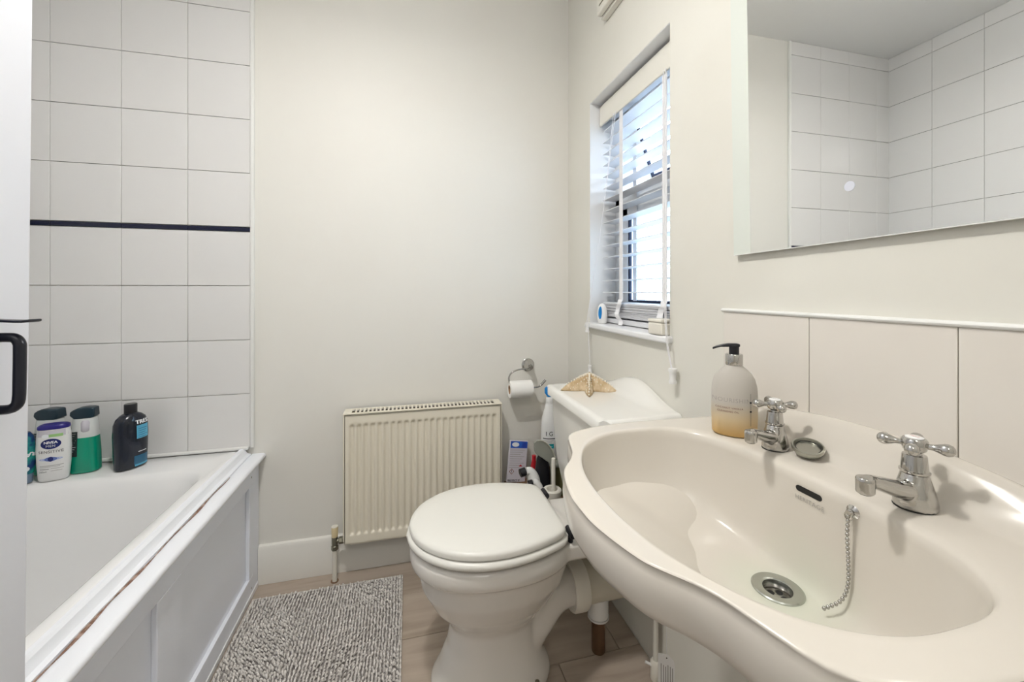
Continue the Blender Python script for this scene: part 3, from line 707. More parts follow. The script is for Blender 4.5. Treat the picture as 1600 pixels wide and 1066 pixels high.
# soil pipe ---------------------------------------------------------
sp = thing('soil_pipe', 'white plastic waste pipe with a thick collar, running from the toilet pan into the wall', 'pipe', (.60, TY, 0))
def so(b): b.v = [(p[0]-.60, p[1]-TY, p[2]) for p in b.v]; return b
b = MB(); b.lathe([(.0565, .466), (.066, .463), (.070, .469), (.070, .500), (.066, .508), (.058, .509)], (0, TY, .205), 40, 'X'); so(b).build('collar', 'cream', sp)
b = MB(); b.tube([(.510, TY, .205), (.688, TY, .205)], .056, 32); so(b).build('pipe', mat('soil_plastic', (.66, .62, .52), .4), sp)
b = MB(); b.tube([(.553, TY-.015, .17), (.553, TY-.015, .112)], .030, 28); b.lathe([(.0315, .112), (.0315, .106), (.028, .1055)], (.553, TY-.015, 0), 28, cap0=False); so(b).build('branch_pipe', 'white', sp)
b = MB(); b.tube([(.553, TY-.015, .105), (.556, TY-.01, .001)], .020, 20); so(b).build('copper_stub', 'copper', sp)

# ---------------------------------------------------------------- toilet roll and holder
hd = thing('toilet_roll_holder', 'chrome curved toilet roll holder on the wall beside the radiator', 'holder', (.503, 1.70, .762))
b = MB(); b.lathe([(.028, .0), (.028, -.005), (.024, -.008), (.016, -.020), (.011, -.034), (.009, -.040)], n=28, axis='Y'); b.build('flange', 'chrome', hd)
arm = bez([(0, -.036, 0), (-.012, -.046, -.006), (-.060, -.055, -.010), (-.088, -.056, -.022), (-.098, -.056, -.044), (-.090, -.056, -.068), (-.070, -.056, -.082), (-.045, -.056, -.088), (.022, -.056, -.086), (.045, -.056, -.076), (.062, -.056, -.058)], 6)
b = MB(); b.tube(arm, .0036, 12); b.build('arm', 'chrome', hd)
b = MB(); b.tube([arm[-8], arm[-1]], .0050, 12); b.build('arm_tip', 'chrome', hd)
b = MB(); b.lathe([(.007, .0), (.007, -.022)], (-.0, -.036, -.002), 16, 'Y'); b.build('arm_socket', 'chrome', hd)
tr = thing('toilet_roll', 'white part-used toilet roll hanging on the chrome holder', 'toilet roll', (.455, 1.644, .672), rad(0))
R0, R1, L = .036, .019, .048
b = MB(); n = 36; rings = []
for x, r_ in ((-L, R1), (-L, R0-.002), (-L+.002, R0), (L-.002, R0), (L, R0-.002), (L, R1), (-L, R1)):
    rings.append([(x, r_*math.cos(2*PI*j/n), r_*math.sin(2*PI*j/n)) for j in range(n)])
b.loft(rings, False, False); b.build('paper', 'paper', tr)
b = MB(); rings = [[(x, r_*math.cos(2*PI*j/n), r_*math.sin(2*PI*j/n)) for j in range(n)] for x, r_ in ((-L+.001, .0188), (L-.001, .0188), (L-.001, .0176), (-L+.001, .0176), (-L+.001, .0188))]
b.loft(rings, False, False); b.build('core', 'tube', tr)
b = MB(); b.loft([[(x, R0*math.sin(a)*-1, R0*math.cos(a)+.0004) for a in (0, .3, .6)] for x in (-L+.001, L-.001)], False, False, False); 

# ---------------------------------------------------------------- starfish
sf = thing('starfish', 'dried tan starfish ornament with pale knobs, on the cistern lid', 'ornament', (.575, 1.235, .7575), rad(245)); sf.scale = (1.06, 1.06, 1.3)
b = MB(); NT, NR = 100, 12
def star_r(t):
    k = ((t/(2*PI)*5) % 1); k = abs(k-.5)*2           # 1 at arm centre line
    return .026+.066*(k**2.3)
def star_h(t, q):
    k = ((t/(2*PI)*5) % 1); k = abs(k-.5)*2
    return .032*(1-q**1.3)*(.55+.45*k)+.007*(1-q**6)
vs = [(0, 0, .046)]
for i in range(1, NR+1):
    q = i/NR
    for j in range(NT):
        t = 2*PI*j/NT; r_ = star_r(t)*q; vs.append((r_*math.cos(t), r_*math.sin(t), max(0.0005, star_h(t, q)+.0012*math.sin(j*2.3)*math.sin(i*1.7)*(1-q))))
for j in range(NT): t = 2*PI*j/NT; vs.append((star_r(t)*.98*math.cos(t), star_r(t)*.98*math.sin(t), 0))
fs = [(0, 1+j, 1+(j+1) % NT) for j in range(NT)]
for i in range(NR): fs += [(1+i*NT+j, 1+(i+1)*NT+j, 1+(i+1)*NT+(j+1) % NT, 1+i*NT+(j+1) % NT) for j in range(NT)]
fs.append(tuple(reversed([1+NR*NT+j for j in range(NT)])))
b.add(vs, fs); b.build('body', 'star', sf, angle=80)
b = MB(); rr = random.Random(5)
for a in range(5):
    t = 2*PI*a/5
    for i in range(12):
        q = i/12+.03; r_ = star_r(t)*q; b.ball((r_*math.cos(t)+rr.uniform(-.001, .001), r_*math.sin(t)+rr.uniform(-.001, .001), star_h(t, q)+.001), .0034-.0015*q, 7, 5)
        for s_ in (-1, 1):
            t2 = t+s_*(.55-.35*q)*.55; r2 = star_r(t2)*min(.93, q+.1); 
            if i % 2: b.ball((r2*math.cos(t2), r2*math.sin(t2), star_h(t2, min(.93, q+.1))+.001), .0024-.0008*q, 6, 4)
kn = b.build('knobs', 'starw', sf); kn['kind'] = 'stuff'

# ---------------------------------------------------------------- clutter behind the toilet
bx = thing('cardboard_box', 'brown box in the corner behind the toilet, cleaning things on top', 'box', (.54, 1.545, 0))
box('box_body', (-.150, -.118, .001), (.140, .118, .285), 'card', bx, bevel=.002)
for s_ in (-1, 1): box('box_flap', (-.150, (-.1175 if s_ < 0 else .001), .2855), (.140, (-.001 if s_ < 0 else .1175), .289), 'card', bx, bevel=.001)
ob = thing('storage_tub', 'olive green tub standing on the brown box beside the cistern', 'tub', (.575, 1.545, .2895))
box('tub_body', (-.043, -.065, 0), (.085, .090, .112), 'olive', ob, bevel=.006, seg=3)
box('tub_lid', (-.044, -.067, .1125), (.087, .092, .120), 'gplate', ob, bevel=.002)
# spray bottle
s = thing('spray_bottle', 'white spray bottle with a blue trigger head behind the cistern', 'bottle', (.552, 1.555, .4098), rad(-8))
prof = [(0, .030, .022), (.005, .034, .025), (.08, .036, .026), (.13, .034, .025), (.165, .031, .023), (.195, .022, .018), (.222, .015, .014)]
body, fr = bottle_body(prof, p=2.2); body.build('body', 'white', s)
b = MB(); b.lathe([(.0145, .2225), (.0150, .224), (.0150, .244), (.013, .247)], n=24); b.build('collar', 'white', s)
b = MB(); b.loft([[(x, -w_, z0), (x, w_, z0), (x, w_*.75, z1), (x, -w_*.75, z1)] for x, w_, z0, z1 in ((-.020, .009, .262, .282), (-.010, .011, .2475, .288), (.010, .011, .2475, .290), (.026, .009, .268, .290))])
b.build('spray_head', 'blue', s, bevel=.003)
b = MB(); b.tube(bez([(.018, 0, .268), (.026, 0, .252), (.028, 0, .235), (.036, 0, .222)], 4), [.006]*4+[.005]*9, 10); b.build('trigger', 'white', s)
b = MB(); b.lathe([(.010, .262), (.010, .278)], (0, 0, 0), 14); b.v = [(p[0]-.001, p[1], p[2]+.012) for p in b.v]; b.build('nozzle_cover', 'clear', s)
patch(-.030, .022, .085, .0885, fr).build('label_line', 'printd', s)
patch(-.028, .012, .048, .066, fr).build('label_panel', 'teal', s)
lettering('I G', .024, s, 'printd', -.006, .105, fr)
patch(-.022, .006, .056, .058, fr, .0008).build('small_print', 'printw', s)
for i in range(3): patch(-.028, .010-.004*i, .079-.005*i, .0802-.005*i, fr).build('small_print', 'print_', s)
# yellow bottle & jar
s = thing('cleaner_bottle', 'yellow bottle just showing beside the cistern', 'bottle', (.632, 1.610, .4098))
body, fr = bottle_body([(0, .024, .018), (.004, .026, .020), (.17, .026, .020), (.20, .012, .012), (.22, .012, .012)]); body.build('body', 'yellow', s)
b = MB(); b.lathe([(.013, .2205), (.014, .222), (.014, .243), (.012, .245)], n=18); b.build('cap', 'brass', s)
s = thing('plastic_cup', 'pale grey cup with a dark rim, half hidden by the cistern', 'cup', (.601, 1.515, .4098))
b = MB(); b.lathe([(.020, 0), (.022, .003), (.026, .185), (.0245, .185), (.021, .010)], n=28, cap1=True); b.build('cup_body', 'packet', s)
b = MB(); b.lathe([(.0262, .1805), (.0272, .182), (.0272, .188), (.0262, .189), (.0245, .189), (.0245, .1855)], n=28, cap0=False, cap1=False); b.build('rim', 'printd', s)
# leaning packet
s = thing('cleaner_packet', 'flat packet with blue header and warning diamond, leaning on the wall', 'packet', (.432, 1.638, .2895), rad(8)); s.rotation_euler = (rad(-9), rad(9), rad(6))
b = MB(); b.box((-.042, -.006, 0), (.042, .006, .165)); b.build('pouch', 'packet', s, bevel=.004, seg=3)
F = lambda x, z: -.006
patch(-.038, .038, .135, .162, F).build('header', 'purple', s); disc_patch(-.016, .149, .016, .009, F, .0008).build('badge', 'printw', s)
for i in range(9): patch(-.037, .028-.009*(i % 3), .126-.0085*i, .1275-.0085*i, F).build('small_print', 'print_', s)
for k, m_ in ((.0115, 'brown'), (.0088, 'packet')):
    b = MB(); cx, cz = -.024, .043; yv = -.0064 if k > .01 else -.0068; b.add([(cx-k, yv, cz), (cx, yv, cz-k), (cx+k, yv, cz), (cx, yv, cz+k)], [(0, 1, 2, 3)]); b.build('warning_diamond', m_, s, smooth=False)
lettering('!', .013, s, 'printd', -.024, .043, F, off=.0011, bold=True)
b = MB(); b.add([(.006, -.0066, .063), (.022, -.0066, .063), (.014, -.0066, .071)], [(0, 1, 2)]); b.build('red_mark', 'red', s, smooth=False)
lettering('PROTECT IT', .010, s, 'printd', -.012, .008, F, bold=True)
# red bottle
s = thing('red_bottle', 'small red bottle behind the leaning packet', 'bottle', (.503, 1.610, .2895))
body, fr = bottle_body([(0, .014, .012), (.07, .014, .012), (.095, .008, .008), (.115, .008, .008)]); body.build('body', 'red', s)
# sage curved scoop leaning
s = thing('dustpan', 'sage grey curved plastic scoop leaning beside the spray bottle', 'dustpan', (.496, 1.455, .2895)); s.scale = (1.3, 1, .92)
pts = [(-.032, .246), (-.022, .256), (-.006, .252), (.014, .228), (.028, .194), (.032, .160), (.032, .004), (.020, .002), (.018, .140), (-.002, .176), (-.028, .206)]
sm = bez([(x, 0, z) for x, z in pts]+[(pts[0][0], 0, pts[0][1])], 4)[:-1]
b = MB(); b.loft([[(p.x, -.005+y_, p.z) for p in sm] for y_ in (0, .010)]); b.build('scoop', 'gplate', s, bevel=.002)
b = MB(); b.tube([(p.x, -.006, p.z) for p in bez([(-.022, 0, .255), (-.006, 0, .252), (.014, 0, .228), (.028, 0, .194), (.032, 0, .160)], 4)], .0025, 8); b.build('rim', mat('sage_edge', (.46, .45, .38), .5), s)
# black pouch
s = thing('black_pouch', 'black zipped pouch behind the grey scoop', 'pouch', (.499, 1.490, .2895))
body, fr = bottle_body([(0, .028, .020), (.02, .030, .026), (.10, .028, .022), (.15, .022, .014), (.18, .010, .005)], p=3); body.build('pouch_body', 'black', s)
# duck-necked bottles
def duck(label, loc, rz, sc):
    s = thing('toilet_cleaner_bottle', label, 'bottle', loc, rz, 'curved-neck bottles behind the toilet')
    path = bez([(.0, 0, .0), (.001, 0, .05), (-.002, 0, .085), (-.014, 0, .108), (-.030, 0, .112)], 5)
    b = MB(); b.tube([p*sc for p in path], [(.024-.011*sst(.3, 1, i/20))*sc for i in range(len(path))], 20); b.build('body', 'white', s)
    b = MB(); b.tube([Vector((-.0305, 0, .112))*sc, Vector((-.052, 0, .108))*sc], .0145*sc, 18); b.build('cap', 'black', s, bevel=.002)
duck('white curved-neck bottle with a black cap, upper of two behind the lid', (.458, 1.470, .2895), rad(6), 1.06)
duck('white curved-neck bottle with a black cap, lower of two behind the lid', (.468, 1.438, .2895), rad(2), .79)
# toilet brush
s = thing('toilet_brush', 'white toilet brush in a round white holder between cistern and radiator', 'toilet brush', (.501, 1.385, 0)); s.scale = (1, 1, 1.03)
b = MB(); b.lathe([(.040, 0), (.042, .004), (.034, .20), (.031, .340), (.033, .346), (.033, .359), (.030, .362), (.020, .362), (.018, .357), (.018, .31)], n=36); b.build('holder', 'cream', s)
b = MB(); b.lathe([(.0175, .328), (.0178, .332)], n=24); b.build('holder_inside', 'tube', s, smooth=False)
b = MB(); b.lathe([(.0072, .3325), (.0076, .455), (.0070, .468), (.004, .470)], n=18); b.v = [(p[0]+.004, p[1]-.003, p[2]) for p in b.v]; b.build('handle', 'cream', s)
s = thing('water_pipe', 'chrome flexible water hose beside the cistern foot', 'pipe', (.56, 1.385, 0))
b = MB(); b.tube(bez([(0, 0, .001), (0, 0, .20), (.004, -.004, .32), (.02, -.012, .40), (.035, -.03, .44)], 5), .010, 14); b.build('hose', 'steel', s)
b = MB(); b.lathe([(.014, .375), (.015, .378), (.015, .395), (.013, .398)], (.0, 0, -.02), 6); b.v = [(p[0]+.012, p[1]-.007, p[2]) for p in b.v]; b.build('nut', 'chrome', s)

# ---------------------------------------------------------------- basin
bs = thing('basin', 'cream ceramic pedestal basin below the mirror', 'basin', (.5, .465, 0))
BC = Vector((.5, .465, 0))
def bs_(b): b.v = [tuple(Vector(v_)-BC) for v_ in b.v]; return b
cx0, cy0_ = .412, .465
outl = [(.687, 0), (.687, .20), (.687, .272), (.683, .280), (.60, .2825), (.48, .284), (.40, .281), (.345, .273), (.306, .260), (.286, .242), (.277, .217), (.269, .188), (.262, .165), (.248, .140), (.225, .108), (.211, .065), (.204, .03), (.203, 0)]
sm = bez([(x, y_, 0) for x, y_ in outl], 6); sm = [p for p in sm]
poly = [(p.x, p.y) for p in sm]; poly += [(x, -y_) for x, y_ in reversed(poly[1:-1])]
def rout(t):
    dx, dy = math.cos(t), math.sin(t); best = .3
    ox = cx0
    for (x1, y1_), (x2, y2_) in zip(poly, poly[1:]+poly[:1]):
        ex, ey = x2-x1, y2_-y1_; den = dx*ey-dy*ex
        if abs(den) < 1e-12: continue
        s_ = ((x1-ox)*ey-(y1_)*ex)/den; u = ((x1-ox)*dy-(y1_)*dx)/den
        if s_ > 0 and -1e-6 <= u <= 1+1e-6: best = s_; break
    return best
def rin(t):
    c, s_ = math.cos(t), math.sin(t); ax = .143 if c > 0 else .168; p = 3.2 if c > 0 else 2.25; by = .236
    return (abs(c/ax)**p+abs(s_/by)**p)**(-1/p)
NT = 144; th = [2*PI*j/NT for j in range(NT)]; RO = [rout(t) for t in th]; RI = [rin(t) for t in th]
def ztop(x, y_):
    dy = abs(y_); up = .060*(1-(min(dy, .29)/.29)**2.2)
    # shallow roll beside the bowl and a lifted back ledge
    return .815 + up*sst(.628, .672, x)
dcx, dr = .503, .0335
rings = []
def addring(f): rings.append([f(j) for j in range(NT)])
zd = .662
# from the drain outwards
def bowl(q, zz):
    """q 0 at drain flange, 1 at bowl edge"""
    def f(j):
        xr = cx0+RI[j]*math.cos(th[j]); yr = RI[j]*math.sin(th[j]); xd = dcx+dr*math.cos(th[j]); yd = dr*math.sin(th[j])
        return (xd+(xr-xd)*q, cy0_+yd+(yr-yd)*q, zz)
    addring(f)
addring(lambda j: (dcx+.019*math.cos(th[j]), cy0_+.019*math.sin(th[j]), zd-.03))
addring(lambda j: (dcx+.019*math.cos(th[j]), cy0_+.019*math.sin(th[j]), zd-.004))
BQ = [0, .06, .14, .22, .30, .38, .46, .53, .60, .66, .72, .77, .81, .85, .88, .91, .935, .957, .975, .99]
def bz(q): return zd+.144*(.28*q*q+.72*q**7.5)
for q in BQ: bowl(q, bz(q))
for k, dz in ((0, -.0055), (.04, -.0015), (.09, 0), (.22, 0), (.36, 0), (.48, 0), (.58, 0), (.66, 0), (.73, 0), (.80, 0), (.86, 0), (.92, -.0005), (.96, -.002)):
    def f(j, k=k, dz=dz):
        r_ = RI[j]+(RO[j]-RI[j])*k; x, y_ = cx0+r_*math.cos(th[j]), r_*math.sin(th[j]); return (x, cy0_+y_, ztop(x, y_)+dz)
    addring(f)
for g, dz in ((.003, -.004), (0, -.011), (-.001, -.026), (.001, -.046), (.006, -.057), (.018, -.063)):
    def f(j, g=g, dz=dz):
        r_ = RO[j]-g; x, y_ = cx0+RO[j]*math.cos(th[j]), RO[j]*math.sin(th[j]); zt_ = ztop(min(x, .69), y_)
        zz = zt_+dz if g == .003 else (.815+dz if dz < -.02 else zt_+dz)
        return (cx0+r_*math.cos(th[j]), cy0_+r_*math.sin(th[j]), zz)
    addring(f)
for q, zz in ((.10, .748), (.28, .730), (.48, .705), (.70, .672), (.88, .640), (1, .612)):
    def f(j, q=q, zz=zz):
        r_ = RO[j]-.018; x, y_ = cx0+r_*math.cos(th[j]), r_*math.sin(th[j]); px_, py_ = .560+.085*math.cos(th[j]), .095*math.sin(th[j])
        return (min(.687, x+(px_-x)*q), cy0_+y_+(py_-y_)*q, zz)
    addring(f)
b = MB(); b.loft(rings, cap0=False, cap1=True); bs_(b).build('bowl', 'basin', bs, angle=75)
# pedestal
b = MB(); pr = []
for z, a, c_ in ((.0, .105, .105), (.02, .103, .103), (.05, .085, .086), (.12, .074, .074), (.3, .070, .070), (.45, .074, .074), (.55, .085, .088), (.611, .100, .110)):
    pr.append([(.575+min(a*math.cos(2*PI*j/48), .110), .465+c_*math.sin(2*PI*j/48), z) for j in range(48)])
b.loft(pr); bs_(b).build('pedestal', 'basin', bs, angle=75)
# overflow, waste, lettering, chain
ox, oz = .5505, .792
def back_x(z):                       # inner face of the bowl's rear wall on its centre line
    prof = [(bz(q), dcx+dr+(cx0+.143-dcx-dr)*q) for q in BQ]; return next((xa+(xc-xa)*(z-a)/(c_-a) for (a, xa), (c_, xc) in zip(prof, prof[1:]) if a <= z <= c_), .5535)
    prof = [(zd+.001, .5388), (zd+.010, .5435), (zd+.020, .5458), (zd+.034, .5478), (zd+.053, .5495), (zd+.077, .5508), (zd+.102, .5519), (zd+.122, .5526), (zd+.136, .5531), (zd+.143, .5533), (zd+.16, .5545)]
    for (a, xa), (c_, xc) in zip(prof, prof[1:]):
        if a <= z <= c_: return xa+(xc-xa)*(z-a)/(c_-a)
    return .55
b = MB(); n = 28
def slot_ring(hw, hh, x): return [(x, .462+math.copysign(hw-hh, math.cos(2*PI*j/n))+hh*math.cos(2*PI*j/n), .792+hh*math.sin(2*PI*j/n)) for j in range(n)]
b.loft([slot_ring(.0195, .0042, back_x(.792)-.0008), slot_ring(.0195, .0042, back_x(.792)+.004)]); bs_(b).build('overflow_slot', 'dark', bs, smooth=False)
vs, fs = text_geo('HERITAGE', .0088, 1.1); b = MB(); b.add([(back_x(.779+y_)-.0013, .460-x, .779+y_) for x, y_, _ in vs], fs); bs_(b).build('lettering', mat('faded_print', (.36, .34, .31), .5), bs, smooth=False)
b = MB(); b.lathe([(.0185, zd-.006), (.0185, zd+.0008), (.021, zd+.0022), (.031, zd+.0026), (.0325, zd+.0012), (.0325, zd-.001)], n=44, cap0=False, cap1=False); b.v = [(p[0]+dcx, p[1]+cy0_, p[2]) for p in b.v]; bs_(b).build('waste_ring', mat('limescaled_chrome', (.50, .52, .48), .22, .9), bs)
b = MB(); b.lathe([(.0188, zd-.004), (.0186, zd-.012)], n=36, cap0=False, cap1=False); b.v = [(p[0]+dcx, p[1]+cy0_, p[2]) for p in b.v]; bs_(b).build('waste_throat', 'steel', bs)
b = MB(); b.lathe([(.0186, zd-.0125), (.0180, zd-.0105), (.0150, zd-.0095)], n=36)
b.v = [(p[0]+dcx, p[1]+cy0_, p[2]) for p in b.v]; wg = bs_(b).build('waste_grid', 'chrome', bs)
for k in range(4):
    b = MB(); b.lathe([(.0046, zd-.0096), (.0046, zd-.0091)], n=14); b.v = [(p[0]+dcx+.0085*math.cos(k*PI/2+.5), p[1]+cy0_+.0085*math.sin(k*PI/2+.5), p[2]) for p in b.v]; bs_(b).build('drain_hole', 'dark', bs, smooth=False)
sx_ = back_x(.797)-.0005; sy_ = .401
b = MB(); b.lathe([(.0075, 0), (.0082, -.0012), (.006, -.003), (.0035, -.004), (.0045, -.007), (.003, -.010), (.0008, -.0105)], (sx_, sy_, .797), 22, 'X'); bs_(b).build('chain_stay', 'chrome', bs)
path = bez([(sx_-.009, sy_, .792), (sx_-.010, sy_+.0005, .768), (sx_-.009, sy_, .735), (sx_-.010, sy_-.001, .712), (sx_-.013, sy_-.000, .695), (sx_-.020, sy_+.002, .684), (sx_-.030, sy_+.006, .677), (sx_-.040, sy_+.009, .673)], 24)
L = 0; last = path[0]; spots = [path[0]]
for p in path[1:]:
    L += (p-last).length; last = p
    if L >= .0050: spots.append(p); L = 0
b = MB(); 
for i, p in enumerate(spots): b.ball(tuple(p), .0024, 8, 6, (1, 1, 1.15))
b.tube(path, .0006, 5)
bs_(b).build('ball_chain', 'steel', bs)
b = MB(); rr_ = .0045; b.tube([(sx_-.009+.0*math.cos(a), sy_+rr_*math.sin(a), .792+.0045*math.cos(a)) for a in [2*PI*i/16 for i in range(17)]], .0009, 6); bs_(b).build('split_ring', 'chrome', bs)

# taps ---------------------------------------------------------------
def tap(label, loc, rz, hot, hrot=0, sc=.86):
    t = thing('tap', label, 'tap', loc, rz, 'pair of basin taps'); t.scale = (sc, sc, sc)
    b = MB()
    sec = [(0, .027, .0235, .002), (.006, .0268, .0232, .002), (.018, .025, .0215, .001), (.030, .0215, .019, 0), (.040, .0175, .0165, 0), (.047, .0150, .0150, 0)]
    b.loft([[(cx+a*math.cos(2*PI*j/32), c_*math.sin(2*PI*j/32), z) for j in range(32)] for z, a, c_, cx in sec])
    sp_ = bez([(.004, 0, .022), (-.020, 0, .025), (-.045, 0, .032), (-.070, 0, .0405), (-.088, 0, .0455), (-.097, 0, .0450)], 5)
    rs = [.015-.0058*min(1, i/16) for i in range(len(sp_))]; b.tube(sp_, rs, 18)
    b.lathe([(.0098, .0), (.0105, .002), (.0108, .018), (.0095, .022)], n=24); k = len(b.v)-96
    for i in range(k, len(b.v)): p = b.v[i]; b.v[i] = (p[0]-.096, p[1], p[2]+.031)
    o = b.build('tap_body', 'chrome', t); smooth_union(o, .0013, 6)
    b = MB(); b.lathe([(.0072, .0300), (.0072, .0312)], n=20); b.v = [(p[0]-.096, p[1], p[2]) for p in b.v]; b.build('spout_mouth', 'dark', t, smooth=False)
    b = MB(); b.lathe([(.0160, .0475), (.0168, .0485), (.0168, .0505), (.0150, .0515), (.0135, .070), (.0130, .072), (.0080, .0725), (.0078, .0755)], n=32); b.build('shroud', 'chrome', t)
    h = MB(); h.lathe([(.008, .0758), (.0125, .079), (.0145, .085), (.0145, .092), (.0125, .0950), (.0115, .0952)], n=28); hb = h.build('handle_hub', 'chrome', t)
    for k in range(4):
        a = k*PI/2+hrot; h = MB(); pr = [(.0042, .011), (.0040, .015), (.0042, .019), (.0062, .024), (.0082, .029), (.0084, .033), (.0068, .0372), (.0034, .0395), (.0005, .040)]
        h.lathe(pr, (0, 0, 0), 16, 'X'); R = Matrix.Rotation(a, 3, 'Z'); h.v = [tuple(R @ Vector(p)+Vector((0, 0, .0865))) for p in h.v]; h.build('handle_arm', 'chrome', t)
    h = MB(); h.lathe([(.0100, .0953), (.0100, .0965), (.0085, .0972)], n=26); h.build('indice', 'white', t)
    vs, fs = text_geo('HOT' if hot else 'COLD', .0052, 1.0); b = MB(); R = Matrix.Rotation(-PI/2, 3, 'Z'); b.add([tuple(R @ Vector((x, y_, .0976))) for x, y_, _ in vs], fs)
    b.build('lettering', 'red' if hot else 'printd', t, smooth=False)
    b = MB(); b.lathe([(.0255, -.0004), (.0258, .0006)], n=30, sy=.88); b.build('gasket', 'rubber', t)
    return t
tap('chrome cross-head tap on the basin, next to the soap bottle', (.600, .560, .8158), rad(20), False, rad(43), .85)
tap('chrome cross-head tap on the basin, away from the soap bottle', (.604, .366, .8158), rad(2), True, rad(25), .88)

# plug -----------------------------------------------------------------
pg = thing('basin_plug', 'round metal basin plug lying tilted between the two taps', 'plug', (.618, .516, .8285)); pg.rotation_euler = (rad(12), rad(-14), 0)
b = MB(); b.lathe([(.012, -.010), (.014, -.008), (.0175, -.006), (.0195, -.003), (.0195, 0), (.022, .001), (.0225, .004), (.0215, .006), (.0195, .0062), (.0185, .004), (.0175, .0012), (.004, .0008), (.0005, .0008)], n=36); b.build('plug_body', mat('aged_chrome', (.42, .42, .37), .3, 1), pg)
b = MB(); b.tube([(.0165*math.cos(a), .0165*math.sin(a), .0025) for a in [2*PI*i/24 for i in range(25)]], .0006, 5); b.build('seal_ring', 'rubber', pg)

# soap bottle ------------------------------------------------------------
sb_ = thing('soap_dispenser', 'frosted pump bottle of amber liquid soap at the left of the basin', 'soap dispenser', (.588, .636, .8165), rad(-38))
prof = [(0, .034, .025), (.003, .037, .0275), (.035, .0385, .0285), (.070, .0385, .0285), (.088, .0375, .0280), (.102, .034, .0255), (.112, .0285, .022), (.119, .0215, .018), (.124, .0155, .0145), (.126, .0135, .0135)]
lv = .046
low = [(z, a, c_) for z, a, c_ in prof if z < lv]+[(lv, .0385, .0285)]; up = [(lv+.0002, .0385, .0285)]+[q for q in prof if q[0] > lv]
M['soapmix'] = mat('frosted_soap_plastic', (.70, .66, .60), .30, spec=.5, trans=.25, ior=1.2)
def soapmat():
    m = mat('frosted_soap_bottle', (.74, .70, .64), .28, spec=.5); nt = m.node_tree; b_ = nt.nodes['Principled BSDF']
    tc = nt.nodes.new('ShaderNodeTexCoord'); se = nt.nodes.new('ShaderNodeSeparateXYZ'); r = nt.nodes.new('ShaderNodeValToRGB'); mr_ = nt.nodes.new('ShaderNodeMath'); mr_.operation = 'MULTIPLY'; mr_.inputs[1].default_value = 7.7
    nt.links.new(tc.outputs['Object'], se.inputs[0]); nt.links.new(se.outputs[2], mr_.inputs[0]); nt.links.new(mr_.outputs[0], r.inputs[0]); nt.links.new(r.outputs[0], b_.inputs['Base Color'])
    e = r.color_ramp.elements; e[0].position = .03; e[0].color = (.76, .52, .22, 1); e[1].position = .46; e[1].color = (.66, .63, .58, 1); k = e.new(.22); k.color = (.76, .62, .40, 1)
    b_.inputs['Transmission Weight'].default_value = .35; b_.inputs['IOR'].default_value = 1.12; b_.inputs['Subsurface Weight'].default_value = 0
    return m
body, fr = bottle_body(prof, p=2.15); body.build('bottle_body', soapmat(), sb_)
b = MB(); b.lathe([(.0140, .1262), (.0148, .1275), (.0148, .1455), (.0138, .147)], n=28); b.build('collar', 'chrome', sb_)
b = MB(); b.lathe([(.0085, .1472), (.0085, .1585), (.0088, .1625)], n=22); b.build('pump_stem', 'black', sb_)
b = MB(); b.loft([[(x, -w_, z0), (x, w_, z0), (x, w_*.8, z1), (x, -w_*.8, z1)] for x, w_, z0, z1 in ((.0095, .007, .1610, .1655), (.004, .008, .1600, .1665), (-.010, .0075, .1600, .1660), (-.022, .0045, .1590, .1635), (-.030, .0035, .1565, .1605), (-.036, .003, .1535, .1575))])
b.build('pump_spout', 'black', sb_, bevel=.0012)
lettering('NOURISHING', .0105, sb_, mat('faint_print', (.52, .49, .47), .5), -.002, .066, fr, 1.15, off=.0006)
lettering('COCONUT VANILLA', .0044, sb_, 'brown', -.010, .052, fr, 1.1, off=.0006); lettering('CLEANSING OIL', .0044, sb_, 'brown', -.012, .0455, fr, 1.1, off=.0006)
patch(.024, .0245, .022, .080, fr, .0006).build('print_line', 'printd', sb_)
for z_ in (.064, .048): disc_patch(.0243, z_, .0018, .0018, fr, .0009, 10).build('print_mark', 'printd', sb_)

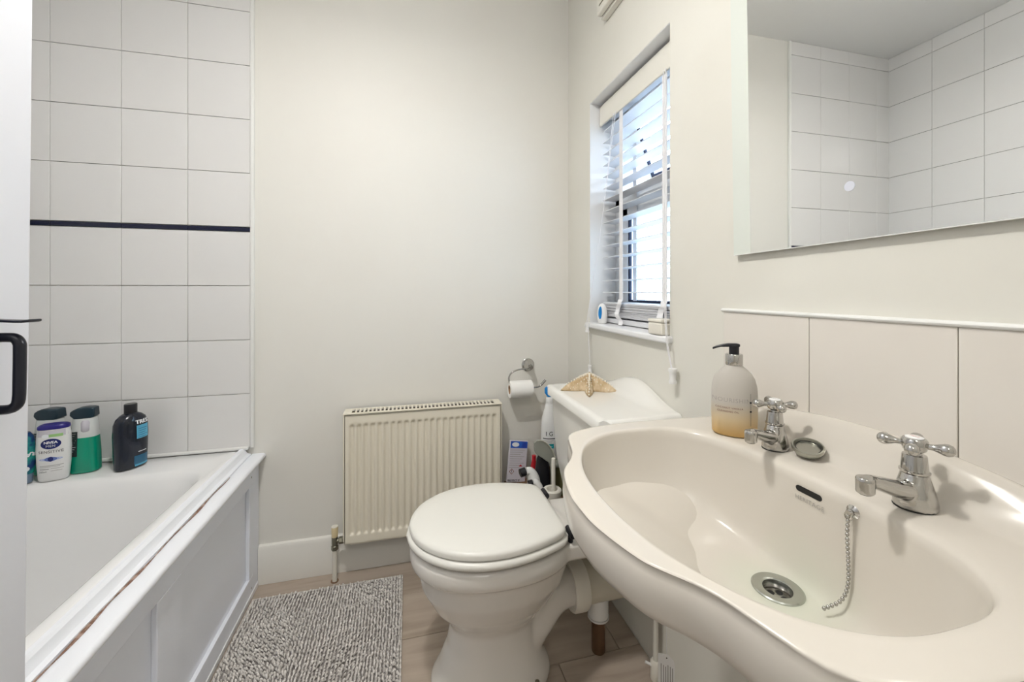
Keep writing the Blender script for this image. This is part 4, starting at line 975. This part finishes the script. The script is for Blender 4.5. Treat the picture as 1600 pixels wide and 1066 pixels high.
# pipe, valve and tag below the basin -----------------------------------------
wp = thing('basin_supply_pipe', 'white painted upright pipe with a small valve below the basin', 'pipe', (.668, 1.005, 0))
b = MB(); b.tube([(0, 0, .05), (0, 0, .40), (-.002, -.03, .50), (-.01, -.12, .60), (-.02, -.22, .66)], .0075, 14); b.build('pipe', 'wall2', wp)
b = MB(); b.lathe([(.0135, .001), (.0145, .004), (.0145, .050), (.011, .055)], n=18); b.build('valve', 'cream', wp)
b = MB(); b.tube([(-.010, -.0, .042), (-.028, .006, .050)], .0035, 8); b.build('valve_lever', 'white', wp)
tg = thing('care_tag', 'white printed tag hanging on a string below the basin', 'tag', (.494, .706, .40)); tg.rotation_euler = (0, 0, rad(-34))
b = MB(); b.tube([(0, .004, .040), (0, .001, -.005), (0, -.001, -.042)], .0006, 6); b.build('string', 'white', tg)
pts = [(-.016, -.036), (.002, -.034), (.013, -.042), (.0145, -.052), (.0145, -.115), (-.016, -.115)]
b = MB(); b.loft([[(x, y_, z) for x, z in pts] for y_ in (-.0018, -.0010)]); b.build('card', 'white', tg, smooth=False)
for i in range(6): patch(-.011+.0042*i, -.0095+.0042*i, -.110+.003*(i % 2), -.054-.002*(i % 3), lambda x, z: -.0018, .0003, 1, 1).build('small_print', 'print_', tg)
b = MB(); b.lathe([(.0012, -.0004), (.0012, .0004)], (0, -.0018, -.041), 10, 'Y'); b.build('eyelet', 'dark', tg)

# ---------------------------------------------------------------- lamps' bodies
cl = thing('ceiling_light', 'round white globe light on the ceiling, over the bath mat', 'light', (-.22, .66, ZC))
b = MB(); b.lathe([(.06, -.0005), (.06, -.018), (.045, -.026), (.030, -.030)], n=40); b.build('base', 'white', cl)
b = MB(); b.ball((0, 0, -.108), .08, 28, 16); b.build('globe', mat('lit_globe', (1, 1, 1), .4, emit=(1, .975, .94), es=29), cl)

# ---------------------------------------------------------------- outside the window
hs = thing('house', 'pale rendered neighbouring house with a red roof, outside the window', 'house', (9, 9, -3))
box('wall', (-2.5, -6, 0), (3, 6, 5.4), 'render_', hs, bevel=0)
b = MB(); b.loft([[(-2.9, y_, 5.2), (.25, y_, 7.0), (3.4, y_, 5.2)] for y_ in (-6.3, 6.3)]); b.build('roof', 'roof', hs, smooth=False)
for y_ in (-3.5, 0, 3.5): w_ = box('window', (-2.56, y_-.6, 3.4), (-2.49, y_+.6, 4.6), 'upvc', hs, bevel=0); g_ = box('pane', (-2.58, y_-.5, 3.5), (-2.565, y_+.5, 4.5), mat('house_pane', (.2, .25, .3), .1), w_, bevel=0)
struct(box('ground', (XR+.4, -20, -3.2), (30, 30, -3.0), 'lawn', bevel=0))
